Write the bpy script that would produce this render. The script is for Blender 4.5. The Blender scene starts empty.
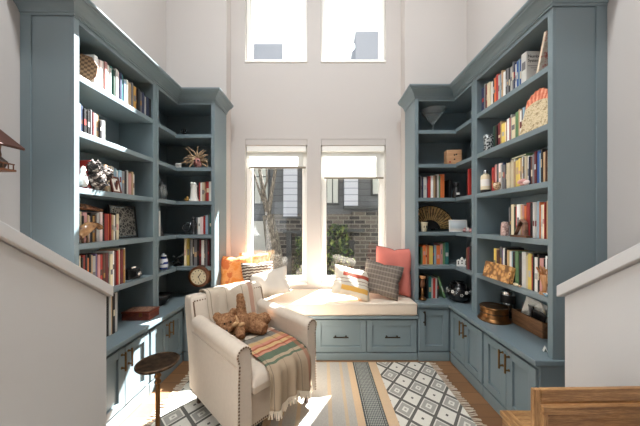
import bpy, bmesh, math, random
from mathutils import Vector, Matrix
random.seed(7)
C = bpy.context.scene.collection
PI = math.pi
F = 255.0; HX = 322.0; HY = 221.0; CZ = 1.4     # focal length in px, vanishing point, eye height

# ------------------------------------------------------------------ materials
def lin(c):
    r = []
    for v in c:
        v = v/255.0
        r.append(v/12.92 if v <= .04045 else ((v+.055)/1.055)**2.4)
    return (r[0], r[1], r[2], 1)

class G:
    "tiny node-graph helper"
    def __init__(s, name):
        s.m = bpy.data.materials.new(name); s.m.use_nodes = True
        s.nt = s.m.node_tree; s.n = s.nt.nodes; s.l = s.nt.links
        s.b = s.n['Principled BSDF']; s.out = s.n['Material Output']
        s._c = {}
    def node(s, t): return s.n.new(t)
    def put(s, sock, v):
        if hasattr(v, 'is_linked') or isinstance(v, bpy.types.NodeSocket): s.l.new(v, sock)
        elif v is not None: sock.default_value = v
    def coord(s, which='Object'):
        if 'tc' not in s._c: s._c['tc'] = s.node('ShaderNodeTexCoord')
        return s._c['tc'].outputs[which]
    def xyz(s, which='Object'):
        x = s.node('ShaderNodeSeparateXYZ'); s.l.new(s.coord(which), x.inputs[0])
        return x.outputs[0], x.outputs[1], x.outputs[2]
    def mth(s, op, a, b=None, c=None):
        x = s.node('ShaderNodeMath'); x.operation = op
        s.put(x.inputs[0], a)
        if b is not None: s.put(x.inputs[1], b)
        if c is not None: s.put(x.inputs[2], c)
        return x.outputs[0]
    def mix(s, f, a, b):
        x = s.node('ShaderNodeMix'); x.data_type = 'RGBA'
        s.put(x.inputs[0], f); s.put(x.inputs[6], a); s.put(x.inputs[7], b)
        return x.outputs[2]
    def ramp(s, f, stops, const=False):
        x = s.node('ShaderNodeValToRGB'); e = x.color_ramp
        if const: e.interpolation = 'CONSTANT'
        while len(e.elements) < len(stops): e.elements.new(.5)
        for k, (p, c) in enumerate(stops): e.elements[k].position = p; e.elements[k].color = c
        s.put(x.inputs[0], f); return x.outputs[0]
    def noise(s, scale=5, detail=3, rough=.5, vec=None, stretch=None):
        x = s.node('ShaderNodeTexNoise'); x.inputs['Scale'].default_value = scale
        x.inputs['Detail'].default_value = detail; x.inputs['Roughness'].default_value = rough
        v = vec or s.coord()
        if stretch:
            mp = s.node('ShaderNodeMapping'); mp.inputs['Scale'].default_value = stretch
            s.l.new(v, mp.inputs[0]); v = mp.outputs[0]
        s.l.new(v, x.inputs['Vector']); return x.outputs[0]
    def bump(s, h, strength=.2, dist=.01):
        x = s.node('ShaderNodeBump'); x.inputs['Strength'].default_value = strength
        x.inputs['Distance'].default_value = dist
        s.l.new(h, x.inputs['Height']); s.l.new(x.outputs[0], s.b.inputs['Normal'])
    def base(s, c): s.put(s.b.inputs['Base Color'], c)
    def rough(s, v): s.put(s.b.inputs['Roughness'], v)

def pmat(name, rgb, rough=.5, metal=0, var=.08, scale=8, bump=0, bscale=200, stretch=None, spec=None):
    g = G(name); c = lin(rgb)
    lo = tuple(x*(1-var) for x in c[:3])+(1,); hi = tuple(min(1, x*(1+var)) for x in c[:3])+(1,)
    g.base(g.mix(g.noise(scale, 3, stretch=stretch), lo, hi)); g.rough(rough)
    g.b.inputs['Metallic'].default_value = metal
    if spec is not None: g.b.inputs['Specular IOR Level'].default_value = spec
    if bump: g.bump(g.noise(bscale, 2), bump, .003)
    return g.m

def woodmat(name, dark, light, axis=0, scale=14, rough=.4):
    g = G(name); st = [9, 9, 9]; st[axis] = .8
    n = g.noise(scale/6, 5, .6, stretch=tuple(st)); n2 = g.noise(scale*1.5, 3, .6, stretch=tuple(st))
    f = g.mth('ADD', g.mth('MULTIPLY', n, .65), g.mth('MULTIPLY', n2, .35))
    g.base(g.ramp(f, [(.32, lin(dark)), (.5, lin([(a+b)/2 for a, b in zip(dark, light)])), (.66, lin(light))]))
    g.rough(rough); g.bump(f, .12, .004); return g.m

M = {}
M['paint'] = pmat('blue_grey_cabinet_paint', (116, 131, 137), .36, var=.03, scale=3)
M['paint_in'] = M['paint']
M['wall'] = pmat('warm_white_wall_paint', (193, 187, 183), .85, var=.02, scale=2, bump=.05, bscale=90)
M['pony'] = pmat('grey_white_stair_wall_paint', (204, 203, 202), .85, var=.02, scale=2, bump=.08, bscale=90)
M['trimwhite'] = pmat('white_trim_paint', (240, 238, 233), .45, var=.01)
M['ceil'] = pmat('ceiling_paint', (240, 238, 235), .9, var=.01)
M['bronze'] = pmat('oil_rubbed_bronze', (62, 50, 38), .38, .8, var=.15, scale=30)
M['brasspull'] = pmat('aged_brass_pull', (120, 92, 58), .35, .8, var=.15, scale=30)
M['linen'] = pmat('oatmeal_linen_upholstery', (212, 198, 182), .9, var=.06, scale=40, bump=.25, bscale=420, spec=.15)
M['bench_fabric'] = pmat('bench_cushion_linen', (228, 212, 194), .9, var=.04, scale=40, bump=.2, bscale=300, spec=.1)
M['nail'] = pmat('bronze_nailhead', (124, 100, 78), .3, .7)
M['legwood'] = woodmat('dark_turned_leg_wood', (45, 26, 16), (84, 52, 34), 2)
M['paper'] = pmat('page_edges', (226, 214, 190), .9, var=.08, scale=60)
M['black'] = pmat('matte_black', (22, 22, 24), .5, var=.2)
M['blackgloss'] = pmat('glossy_black', (18, 18, 20), .18, var=.2)
M['white'] = pmat('white_ceramic', (232, 230, 224), .35, var=.02)
M['silver'] = pmat('silver_metal', (190, 192, 192), .25, .95)
M['brass'] = pmat('aged_brass', (122, 86, 52), .3, .9, var=.25, scale=12)
M['oak'] = woodmat('oak_board_lengthwise', (112, 72, 38), (214, 168, 114), 0, 26, .45)
M['oaky'] = woodmat('oak_board_depthwise', (112, 72, 38), (214, 168, 114), 1, 26, .45)
M['oakz'] = woodmat('oak_board_upright', (112, 72, 38), (214, 168, 114), 2, 26, .45)
M['walnut'] = woodmat('walnut', (66, 36, 20), (116, 72, 44), 0, 20, .4)
M['redwood'] = woodmat('red_brown_lacquered_wood', (70, 24, 16), (124, 58, 40), 1, 20, .3)
M['cratewood'] = woodmat('worn_crate_wood', (84, 56, 36), (156, 114, 78), 1, 20, .6)
M['clockwood'] = woodmat('carved_clock_wood', (74, 40, 24), (138, 88, 56), 1, 30, .5)

def glassmat(name, ior=1.5, tint=(1, 1, 1, 1)):
    g = G(name); g.n.remove(g.b)
    t = g.node('ShaderNodeBsdfTransparent'); t.inputs[0].default_value = tint
    r = g.node('ShaderNodeBsdfGlossy'); r.inputs['Roughness'].default_value = .02
    lw = g.node('ShaderNodeLayerWeight'); lw.inputs[0].default_value = .5; f0 = ((ior-1)/(ior+1))**2
    f = g.mth('ADD', g.mth('MULTIPLY', g.mth('POWER', lw.outputs[1], 5), 1-f0), f0)       # Schlick reflectance
    x = g.node('ShaderNodeMixShader')
    g.l.new(f, x.inputs[0]); g.l.new(t.outputs[0], x.inputs[1]); g.l.new(r.outputs[0], x.inputs[2])
    g.l.new(x.outputs[0], g.out.inputs[0]); return g.m
M['glass'] = glassmat('window_glass', 1.5, (.96, .97, .97, 1))
g = G('clear_glassware'); g.rough(.06); g.base((.86, .9, .9, 1))
tr = g.node('ShaderNodeBsdfTransparent'); tr.inputs[0].default_value = (.95, .97, .97, 1); xg = g.node('ShaderNodeMixShader')
lw = g.node('ShaderNodeLayerWeight'); lw.inputs[0].default_value = .5
g.l.new(g.mth('ADD', g.mth('MULTIPLY', g.mth('POWER', lw.outputs[1], 2), .5), .1), xg.inputs[0]); g.l.new(tr.outputs[0], xg.inputs[1]); g.l.new(g.b.outputs[0], xg.inputs[2]); g.l.new(xg.outputs[0], g.out.inputs[0])
M['glassware'] = g.m

# ------------------------------------------------------------------ mesh builder
class MB:
    def __init__(s): s.v = []; s.f = []; s.mi = []; s.uv = {}
    def add(s, vs, fs, m=0, mat=None):
        o = len(s.v)
        s.v += [tuple(mat @ Vector(p)) if mat else tuple(p) for p in vs]
        s.f += [tuple(i+o for i in f) for f in fs]; s.mi += [m]*len(fs)
        return s
    def box(s, x0, x1, y0, y1, z0, z1, m=0, mat=None):
        x0, x1 = min(x0, x1), max(x0, x1); y0, y1 = min(y0, y1), max(y0, y1); z0, z1 = min(z0, z1), max(z0, z1)
        vs = [(x0,y0,z0),(x1,y0,z0),(x1,y1,z0),(x0,y1,z0),(x0,y0,z1),(x1,y0,z1),(x1,y1,z1),(x0,y1,z1)]
        return s.add(vs, [(0,3,2,1),(4,5,6,7),(0,1,5,4),(1,2,6,5),(2,3,7,6),(3,0,4,7)], m, mat)
    def prism(s, poly, a, b, axis='y', m=0, mat=None):
        "poly: 2-D outline extruded along axis; (x,z) for y, (y,z) for x, (x,y) for z"
        n = len(poly)
        def pt(p, t): return (p[0], t, p[1]) if axis == 'y' else (t, p[0], p[1]) if axis == 'x' else (p[0], p[1], t)
        vs = [pt(p, a) for p in poly]+[pt(p, b) for p in poly]
        fs = [tuple(range(n)), tuple(range(2*n-1, n-1, -1))]+[(i, (i+1) % n, n+(i+1) % n, n+i) for i in range(n)]
        return s.add(vs, fs, m, mat)
    def lathe(s, prof, c=(0,0,0), seg=24, m=0, mat=None, arc=2*PI):
        vs = []; fs = []; n = len(prof)
        for r, z in prof:
            for k in range(seg):
                a = arc*k/seg; vs.append((c[0]+r*math.cos(a), c[1]+r*math.sin(a), c[2]+z))
        for i in range(n-1):
            for k in range(seg):
                k2 = (k+1) % seg; fs.append((i*seg+k, i*seg+k2, (i+1)*seg+k2, (i+1)*seg+k))
        fs.append(tuple(range(seg-1, -1, -1))); fs.append(tuple((n-1)*seg+k for k in range(seg)))
        return s.add(vs, fs, m, mat)
    def ell(s, c, r, seg=16, rings=10, m=0, mat=None):
        if not hasattr(r, '__len__'): r = (r, r, r)
        vs = [(c[0], c[1], c[2]-r[2])]; fs = []
        for i in range(1, rings):
            t = -PI/2+PI*i/rings
            for k in range(seg):
                a = 2*PI*k/seg
                vs.append((c[0]+r[0]*math.cos(t)*math.cos(a), c[1]+r[1]*math.cos(t)*math.sin(a), c[2]+r[2]*math.sin(t)))
        vs.append((c[0], c[1], c[2]+r[2])); L = len(vs)-1
        for k in range(seg):
            k2 = (k+1) % seg
            fs.append((0, 1+k2, 1+k)); fs.append((L, L-seg+k, L-seg+k2))
            for i in range(rings-2): fs.append((1+i*seg+k, 1+i*seg+k2, 1+(i+1)*seg+k2, 1+(i+1)*seg+k))
        return s.add(vs, fs, m, mat)
    def tube(s, pts, r, seg=8, m=0, closed=False, mat=None):
        pts = [Vector(p) for p in pts]; n = len(pts); vs = []; fs = []
        rs = r if hasattr(r, '__len__') else [r]*n
        up = None
        for i, p in enumerate(pts):
            if closed: d = pts[(i+1) % n]-pts[i-1]
            else: d = pts[min(i+1, n-1)]-pts[max(i-1, 0)]
            d.normalize()
            if up is None: up = Vector((0,0,1)) if abs(d.z) < .9 else Vector((1,0,0))
            a = d.cross(up)
            if a.length < 1e-4: a = d.cross(Vector((0,1,0)))
            a.normalize(); b = a.cross(d).normalized(); up = b
            for k in range(seg):
                t = 2*PI*k/seg; vs.append(tuple(p+(a*math.cos(t)+b*math.sin(t))*rs[i]))
        for i in range(n if closed else n-1):
            j = (i+1) % n
            for k in range(seg):
                k2 = (k+1) % seg; fs.append((i*seg+k, i*seg+k2, j*seg+k2, j*seg+k))
        if not closed: fs.append(tuple(range(seg-1, -1, -1))); fs.append(tuple((n-1)*seg+k for k in range(seg)))
        return s.add(vs, fs, m, mat)
    def build(s, name, mats, parent=None, loc=(0,0,0), rz=0, bevel=0, smooth=False, seg=2, rot=None):
        me = bpy.data.meshes.new(name); me.from_pydata(s.v, [], s.f)
        if not isinstance(mats, (list, tuple)): mats = [mats]
        for q in mats: me.materials.append(q)
        me.polygons.foreach_set('material_index', s.mi)
        bm = bmesh.new(); bm.from_mesh(me); bmesh.ops.recalc_face_normals(bm, faces=bm.faces); bm.to_mesh(me); bm.free()
        if smooth:
            me.polygons.foreach_set('use_smooth', [True]*len(me.polygons))
            if smooth is not True: me.set_sharp_from_angle(angle=math.radians(smooth))
        o = bpy.data.objects.new(name, me); C.objects.link(o)
        o.location = loc; o.rotation_euler = rot if rot else (0, 0, rz)
        if parent: o.parent = parent
        if bevel:
            b = o.modifiers.new('bevel', 'BEVEL'); b.width = bevel; b.segments = seg; b.limit_method = 'ANGLE'; b.angle_limit = .6
            b.harden_normals = False
        return o

def thing(name, label, cat, loc=(0,0,0), rz=0, group=None, rot=None):
    o = bpy.data.objects.new(name, None); C.objects.link(o)
    o.empty_display_size = .05
    o.location = loc; o.rotation_euler = rot if rot else (0, 0, rz)
    o['label'] = label; o['category'] = cat
    if group: o['group'] = group
    return o
def tag(o, label, cat, group=None):
    o['label'] = label; o['category'] = cat
    if group: o['group'] = group
    return o
def struct(o): o['kind'] = 'structure'; return o
def LY(px, X): return F*abs(X)/abs(px-HX)            # depth of a point on a side plane X seen at column px
def BX(px, Y): return (px-HX)/F*Y
def BZ(py, Y): return CZ-(py-HY)/F*Y

# ------------------------------------------------------------------ room shell
XL, XR, YB, YW, YE, ZC = -1.806, 1.68, 2.958, 3.10, 3.30, 5.2
BL, BR = -1.109, .961                                  # the window bay's side walls
g = G('oak_plank_floor')
x, y, z = g.xyz()
bt = g.node('ShaderNodeTexBrick'); mp = g.node('ShaderNodeMapping'); mp.inputs['Rotation'].default_value = (0, 0, 0)
g.l.new(g.coord(), mp.inputs[0]); g.l.new(mp.outputs[0], bt.inputs['Vector'])
bt.offset = .37; bt.inputs['Scale'].default_value = 1; bt.inputs['Brick Width'].default_value = 1.4
bt.inputs['Row Height'].default_value = .13; bt.inputs['Mortar Size'].default_value = .0015
bt.inputs['Color1'].default_value = lin((150, 110, 76)); bt.inputs['Color2'].default_value = lin((128, 92, 62)); bt.inputs['Mortar'].default_value = lin((70, 46, 30))
nz = g.noise(3, 5, .6, stretch=(1, 12, 1))
g.base(g.mix(g.mth('MULTIPLY', nz, .6), bt.outputs[0], lin((112, 78, 50)))); g.rough(.4); g.bump(nz, .05)
M['floor'] = g.m
struct(MB().box(-4.2, 4.2, -5.2, YE, -.1, 0).build('floor', M['floor']))
struct(MB().box(-4.2, 4.2, -5.2, YE, ZC, ZC+.1).build('ceiling', M['ceil']))
struct(MB().box(XL-.14, XL, -.3, YE, 0, ZC).build('wall_left', M['wall']))
struct(MB().box(XR, XR+.14, -.3, YE, 0, ZC).build('wall_right', M['wall']))
WX = [(-.935, -.18), (-.012, .778)]                   # the two window columns
ZL0, ZL1, ZU0, ZU1 = .64, 2.397, 3.345, 4.95
b = MB()
b.box(XL, BL, YB, YE, 0, ZC); b.box(BR, XR, YB, YE, 0, ZC)
for x0, x1 in ((BL, WX[0][0]), (WX[0][1], WX[1][0]), (WX[1][1], BR)): b.box(x0, x1, YW, YE, 0, ZC)
for x0, x1 in WX:
    b.box(x0, x1, YW, YE, 0, ZL0); b.box(x0, x1, YW, YE, ZL1, ZU0); b.box(x0, x1, YW, YE, ZU1, ZC)
struct(b.build('wall_back', M['wall']))
# the open room behind the camera: wide, with rear and left openings shaped to let in fill light
struct(MB().box(-4.2, XL-.14, -.3, -.16, 0, ZC).build('wall_front_left', M['wall']))
struct(MB().box(XR+.14, 4.2, -.3, -.16, 0, ZC).build('wall_front_right', M['wall']))
b = MB(); b.box(-4.2, 4.2, -5.2, -5.06, 0, .9); b.box(-4.2, 4.2, -5.2, -5.06, 2.3, ZC)
for x0, x1 in ((-4.2, -3.6), (-1.6, 4.2)): b.box(x0, x1, -5.2, -5.06, .9, 2.3)
struct(b.build('wall_rear', M['wall']))
b = MB(); b.box(-4.34, -4.2, -5.2, -.16, 0, .3); b.box(-4.34, -4.2, -5.2, -.16, 3.0, ZC)
for y0, y1 in ((-5.2, -4.4), (-2.7, -2.4), (-.7, -.16)): b.box(-4.34, -4.2, y0, y1, .3, 3.0)
struct(b.build('wall_side_left', M['wall']))
struct(MB().box(4.2, 4.34, -5.2, -.16, 0, ZC).build('wall_side_right', M['wall']))

# ------------------------------------------------------------------ windows and shades
def window(n, x0, x1, z0, z1):
    y0, y1 = 3.17, 3.24; w = .045
    o = MB()
    o.box(x0, x0+w, y0, y1, z0, z1).box(x1-w, x1, y0, y1, z0, z1).box(x0+w, x1-w, y0, y1, z0, z0+.05).box(x0+w, x1-w, y0, y1, z1-w, z1)
    fr = struct(o.build('window_%d' % n, M['trimwhite'], bevel=.004))
    s = MB(); q = .022; xa, xb, za, zb = x0+w, x1-w, z0+.05, z1-w
    s.box(xa, xa+q, y0+.018, y1-.012, za, zb).box(xb-q, xb, y0+.018, y1-.012, za, zb).box(xa+q, xb-q, y0+.018, y1-.012, za, za+q).box(xa+q, xb-q, y0+.018, y1-.012, zb-q, zb)
    s.build('sash', M['trimwhite'], fr)
    MB().box(xa+q, xb-q, 3.203, 3.207, za+q, zb-q).build('glass_pane', M['glass'], fr)
    MB().box(x0, x1, YW-.012, y0, z0-.02, z0+.004).build('sill', M['trimwhite'], fr, bevel=.004)
window(1, *WX[0], ZL0, ZL1); window(2, *WX[1], ZL0, ZL1)
window(3, *WX[0], ZU0, ZU1); window(4, *WX[1], ZU0, ZU1)
g = G('translucent_white_shade_fabric'); g.n.remove(g.b)
d = g.node('ShaderNodeBsdfDiffuse'); d.inputs[0].default_value = (.85, .85, .83, 1)
t = g.node('ShaderNodeBsdfTranslucent'); t.inputs[0].default_value = (.85, .84, .80, 1)
x = g.node('ShaderNodeMixShader'); x.inputs[0].default_value = .55
g.l.new(d.outputs[0], x.inputs[1]); g.l.new(t.outputs[0], x.inputs[2]); g.l.new(x.outputs[0], g.out.inputs[0]); M['shade'] = g.m
def shade(x0, x1, zhem, lab):
    th = thing('roller_shade', lab, 'window shade', ((x0+x1)/2, 3.125, ZL1), 0, 'roller shades')
    w = (x1-x0)/2-.008
    MB().box(-w-.006, w+.006, -.022, .04, -.075, -.0005).build('cassette', M['wall'], th, bevel=.004)
    MB().box(-w+.005, w-.005, -.012, .035, -.15, -.075).build('valance', M['trimwhite'], th, bevel=.006)
    zb = zhem-ZL1
    MB().box(-w+.02, w-.045, .012, .0145, zb, -.14).build('shade_fabric', M['shade'], th)
    MB().box(-w+.03, w-.012, .004, .022, zb-.022, zb).build('hem_bar', pmat('taupe_hem_bar', (128, 118, 104), .6), th, bevel=.004)
shade(*WX[0], BZ(166.5, 3.13), 'white roller shade pulled a little way down over the lower left window')
shade(*WX[1], BZ(177, 3.13), 'white roller shade hanging lower, over the lower right window')

# ------------------------------------------------------------------ cabinetry
def sweep(path, prof, name, mats, parent, loc, z0, cut0=None, cut1=None):
    "mitred moulding: profile (out, z) swept along a plan path, outward = right of travel"
    P = [Vector((p[0], p[1])) for p in path]; n = len(P); b = MB(); rings = []
    for i in range(n):
        ds = []
        if i > 0: ds.append((P[i]-P[i-1]).normalized())
        if i < n-1: ds.append((P[i+1]-P[i]).normalized())
        ns = [Vector((d.y, -d.x)) for d in ds]
        if len(ns) == 2: m = (ns[0]+ns[1]); m = m/(m.dot(ns[0]))
        else: m = ns[0]
        rings.append([(P[i].x+m.x*o-loc[0], P[i].y+m.y*o-loc[1], z0+z-loc[2]) for o, z in prof])
    k = len(prof); vs = [p for r in rings for p in r]; fs = []
    for i in range(n-1):
        for j in range(k):
            j2 = (j+1) % k; fs.append((i*k+j, i*k+j2, (i+1)*k+j2, (i+1)*k+j))
    fs.append(tuple(range(k))); fs.append(tuple((n-1)*k+j for j in range(k)))
    b.add(vs, fs); return b.build(name, mats, parent)
CROWN = [(0, 0), (.008, 0), (.008, .012), (.014, .016), (.014, .024), (.02, .034), (.034, .05), (.054, .066), (.07, .074), (.07, .082), (.08, .088), (.084, .098), (.084, .106), (0, .106)]
CTZ = .58                                              # countertop height
def door(parent, x0, x1, z0, z1, ax, front, sgn, hx=None, hz=None, hlen=.13, horiz=False, name='door', hm='bronze'):
    """shaker door/drawer front. ax 'x': front lies in the plane x=front and spans y=x0..x1, sticking out along sgn*x;
       ax 'y': plane y=front, spans x, sticking out towards -y"""
    b = MB(); t = .02; s = .055
    def bx(B, u0, u1, w0, w1, d0, d1):
        if ax == 'x': B.box(front+sgn*d0, front+sgn*d1, u0, u1, w0, w1)
        else: B.box(u0, u1, front-d0, front-d1, w0, w1)
    bx(b, x0, x0+s, z0, z1, 0, t); bx(b, x1-s, x1, z0, z1, 0, t); bx(b, x0+s, x1-s, z0, z0+s, 0, t); bx(b, x0+s, x1-s, z1-s, z1, 0, t)
    bx(b, x0+s, x1-s, z0+s, z1-s, 0, .006)
    d = b.build(name, M['paint'], parent, bevel=.0025)
    if hx is not None:
        h = MB(); r = .0065
        def p(u, w, dd): return (front+sgn*dd, u, w) if ax == 'x' else (u, front-dd, w)
        e = hlen/2
        ends = [(hx-e, hz), (hx+e, hz)] if horiz else [(hx, hz-e), (hx, hz+e)]
        (u0, w0), (u1, w1) = ends
        h.tube([p(u0, w0, t+.028), p(u1, w1, t+.028)], r, 8)
        for q in (.15, .85):
            u = u0+(u1-u0)*q; w = w0+(w1-w0)*q
            h.tube([p(u, w, t), p(u, w, t+.028)], .005, 8); h.tube([p(u, w, t), p(u, w, t+.004)], .009, 8)
        h.build('handle', M[hm], d, smooth=40)
    return d

def side(s, word, Xf, Xw, Xe, Xc, Y0, tops, ztop, Ybase, split, YS):
    """s=-1 left, +1 right. Xf bookcase front, Xw wall, Xe inner end of the back run, Xc counter front (all absolute)"""
    T = .037; y1 = 2.29; bk = .012
    fx = lambda v: s*v
    cr = ztop+.028
    # tall bookcase against the side wall
    loc = (fx((Xf+Xw)/2), (Y0+y1)/2, CTZ)
    th = thing('bookcase', 'tall blue-grey built-in bookcase on the %s wall with six open tiers of books' % word, 'bookcase', loc, 0, 'built-in bookcases')
    def B(): return MB()
    def put(b, name, bev=.002):
        b.v = [(p[0]-loc[0], p[1]-loc[1], p[2]-loc[2]) for p in b.v]
        return b.build(name, M['paint'], th, bevel=bev)
    put(B().box(fx(Xf+.018), fx(Xw), Y0, Y0+.022, CTZ, cr+.09), 'end_panel')
    put(B().box(fx(Xw-.065), fx(Xw-.001), Y0-.007, Y0, CTZ, cr), 'scribe_strip')
    put(B().box(fx(Xf), fx(Xf+.018), Y0, Y0+.034, CTZ, cr), 'stile')
    put(B().box(fx(Xf), fx(Xf+.018), y1-.042, y1-.004, CTZ, cr), 'stile')
    put(B().box(fx(Xf+.018), fx(Xw-bk), y1-.036, y1-.004, CTZ, cr), 'divider')
    put(B().box(fx(Xf), fx(Xf+.018), Y0+.034, y1-.042, ztop, cr+.09), 'top_rail')
    put(B().box(fx(Xw-bk), fx(Xw-.001), Y0+.022, y1-.004, CTZ, cr), 'back_panel')
    put(B().box(fx(Xf+.018), fx(Xw-bk), Y0+.022, y1-.036, ztop+.012, ztop+.03), 'top_panel')
    for zt in tops:
        put(B().box(fx(Xf+.001), fx(Xw-bk), Y0+.034, y1-.042, zt-T, zt), 'shelf')
    pth = [(fx(Xw-.002), Y0), (fx(Xf), Y0), (fx(Xf), y1-.004)]
    if s > 0: pth = pth[::-1]
    sweep(pth, CROWN, 'crown_molding', M['paint'], th, loc, cr)
    # corner bookcase, bending onto the back wall
    loc = (fx((Xf+Xe)/2), YS, CTZ)
    th = thing('corner_bookcase', 'blue-grey corner bookcase whose shelves bend round the %s back corner' % word, 'bookcase', loc, 0, 'built-in bookcases')
    put(B().box(fx(Xf), fx(Xf+.018), y1, y1+.036, CTZ, cr), 'stile')
    put(B().box(fx(Xf+.018), fx(Xw-bk), y1, y1+.02, CTZ, cr), 'side_panel')
    put(B().box(fx(Xe), fx(Xe+.036), YS, YS+.018, CTZ, cr), 'stile')
    put(B().box(fx(Xe), fx(Xe+.02), YS+.018, YB-.002, CTZ, cr+.09), 'end_panel')
    put(B().box(fx(Xw-bk), fx(Xw-.001), y1+.02, YB-.002, CTZ, cr), 'back_panel')
    put(B().box(fx(Xe+.02), fx(Xw-bk), YB-bk-.002, YB-.002, CTZ, cr), 'back_panel')
    for zt in list(tops)+[ztop+.028]:
        top = zt > ztop
        poly = [(fx(Xf+.002), y1+.02), (fx(Xw-bk), y1+.02), (fx(Xw-bk), YB-bk-.002), (fx(Xe+.02), YB-bk-.002), (fx(Xe+.02), YS+.002), (fx(Xf+.03), YS+.002), (fx(Xf+.002), YS-.03)]
        put(B().prism(poly, zt-(T if not top else .02), zt, 'z'), 'top_panel' if top else 'shelf')
    b = B(); b.box(fx(Xf), fx(Xf+.018), y1+.036, YS+.018, ztop, cr+.09); b.box(fx(Xe+.036), fx(Xf), YS, YS+.018, ztop, cr+.09)
    put(b, 'top_rail', 0)
    pth = [(fx(Xf), y1-.003), (fx(Xf), YS), (fx(Xe), YS), (fx(Xe), YB-.002)]
    if s > 0: pth = pth[::-1]
    sweep(pth, CROWN, 'crown_molding', M['paint'], th, loc, cr)
    # countertop, one L-shaped board
    loc = (fx((Xc+Xw)/2), (Y0+YB)/2, CTZ-.034)
    yb = Ybase-.02; xin = Xe+.002
    poly = [(fx(Xc), Y0-.012), (fx(Xw-.001), Y0-.012), (fx(Xw-.001), YB-.002), (fx(xin), YB-.002), (fx(xin), yb), (fx(Xc), yb)]
    b = MB().prism([(p[0]-loc[0], p[1]-loc[1]) for p in poly], 0, .034, 'z')
    tag(b.build('countertop', M['paint'], loc=loc, bevel=.005), 'blue-grey countertop running under the %s bookcases and round the corner' % word, 'countertop', 'countertops under the bookcases')
    # base cabinets on the side wall
    xb = Xc+.022+.02
    zt = CTZ-.034
    hzs = .40
    for k, (a, c, nm) in enumerate(((Y0, split, 'nearest the stair wall'), (split, Ybase, 'further back, towards the corner'))):
        loc = (fx((xb+Xw)/2), (a+c)/2, 0)
        th = thing('base_cabinet', 'blue-grey two-door base cabinet on the %s, %s' % (word, nm), 'cabinet', loc, 0, 'two-door base cabinets')
        put(B().box(fx(xb), fx(Xw-.001), a+.001, c-.001, .09, zt), 'carcass')
        put(B().box(fx(xb-.016), fx(Xw-.001), a+.001, c-.001, 0, .09), 'plinth', .006)
        m = (a+c)/2
        for y0, y2, h in ((a+.012, m-.002, m-.03), (m+.002, c-.012, m+.03)):
            d = door(th, y0-loc[1], y2-loc[1], .105, zt-.03, 'x', fx(xb)-loc[0], -s, h-loc[1], .43, hm='brasspull')
    # corner base cabinet facing the room
    loc = (fx((Xe+xb)/2), (Ybase+YB)/2, 0)
    th = thing('base_cabinet', 'narrow one-door blue-grey base cabinet in the %s corner beside the window bench' % word, 'cabinet', loc, 0, 'corner base cabinets')
    put(B().box(fx(Xe+.002), fx(xb), Ybase+.02, YB-.002, .09, zt), 'carcass')
    put(B().box(fx(Xe+.002), fx(xb-.016), Ybase+.004, YB-.002, 0, .09), 'plinth', .006)
    a, c = sorted((fx(Xe+.014), fx(xb-.03)))
    door(th, a-loc[0], c-loc[0], .105, zt-.03, 'y', Ybase+.02-loc[1], 1, fx(Xe+.055)-loc[0], .44, .14)

TOPL = [2.297, 1.955, 1.606, 1.258, .926]; TOPR = [2.340, 1.990, 1.641, 1.288, .940]
side(-1, 'left', 1.488, 1.806, 1.109, 1.36, 1.53, TOPL, 2.603, 2.54, 2.05, 2.634)
side(1, 'right', 1.363, 1.68, .961, 1.25, 1.507, TOPR, 2.638, 2.54, 2.02, 2.634)

# window bench
th = thing('window_bench', 'blue-grey window bench with a row of wide drawers under the windows', 'bench', (-.074, 2.83, 0))
ox, oy = -.074, 2.83
MB().box(BL+.003-ox, BR-.003-ox, 2.575-oy, YW-.002-oy, .075, .425).build('carcass', M['paint'], th, bevel=.002)
MB().box(BL+.003-ox, BR-.003-ox, 2.556-oy, YW-.002-oy, 0, .075).build('plinth', M['paint'], th, bevel=.006)
MB().box(BL+.003-ox, BR-.003-ox, 2.535-oy, YW-.002-oy, .425, .456).build('seat_board', M['paint'], th, bevel=.004)
xs = [BL+.008, -.585, -.07, .445, BR-.008]
for a, c in zip(xs[:-1], xs[1:]):
    door(th, a+.004-ox, c-.004-ox, .088, .408, 'y', 2.575-oy, 1, (a+c)/2-ox, .245, .15, True, 'drawer')
def softbox(x0, x1, y0, y1, z0, z1, r):
    return MB().box(x0, x1, y0, y1, z0, z1)
th = thing('bench_cushion', 'long cream linen cushion with piped edges covering the window bench', 'cushion', (-.074, 2.81, .456))
softbox(BL+.012-ox, BR-.012-ox, 2.528-2.81, YW-.02-2.81, 0.001, .128, .03).build('pad', M['bench_fabric'], th, bevel=.022, seg=4, smooth=True)
p = MB()
for zz in (.112, .017):
    xa, xb, ya, yb = BL+.016-ox, BR-.016-ox, 2.532-2.81, YW-.026-2.81
    p.tube([(xa, ya, zz), (xb, ya, zz), (xb, yb, zz), (xa, yb, zz)], .0055, 6, closed=True)
p.build('piping', M['bench_fabric'], th, smooth=True)

# half walls of the stairs on both sides, with sloping caps
def halfwall(s, X, Y0, za, slope, name, tname):
    y0 = -.29; zb = za+slope*(Y0-y0)
    zb = min(zb, 1.95); y2 = Y0-(zb-za)/slope
    b = MB().prism([(Y0, 0), (Y0, za-.066), (y2, zb-.066), (y0, zb-.066), (y0, 0)], s*X, s*(X+.12), 'x')
    struct(b.build(name, M['pony']))
    b = MB().prism([(Y0+.022, za-.016-.06), (Y0+.022, za-.016), (y2, zb), (y0, zb), (y0, zb-.06), (y2, zb-.06)], s*(X-.025), s*(X+.145), 'x')
    struct(b.build(tname, M['pony'], bevel=.004))
halfwall(-1, 1.25, 1.478, 1.032, .735, 'wall_stair_left', 'trim_1')
halfwall(1, 1.25, 1.312, 1.078, .73, 'wall_stair_right', 'trim_2')
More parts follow.
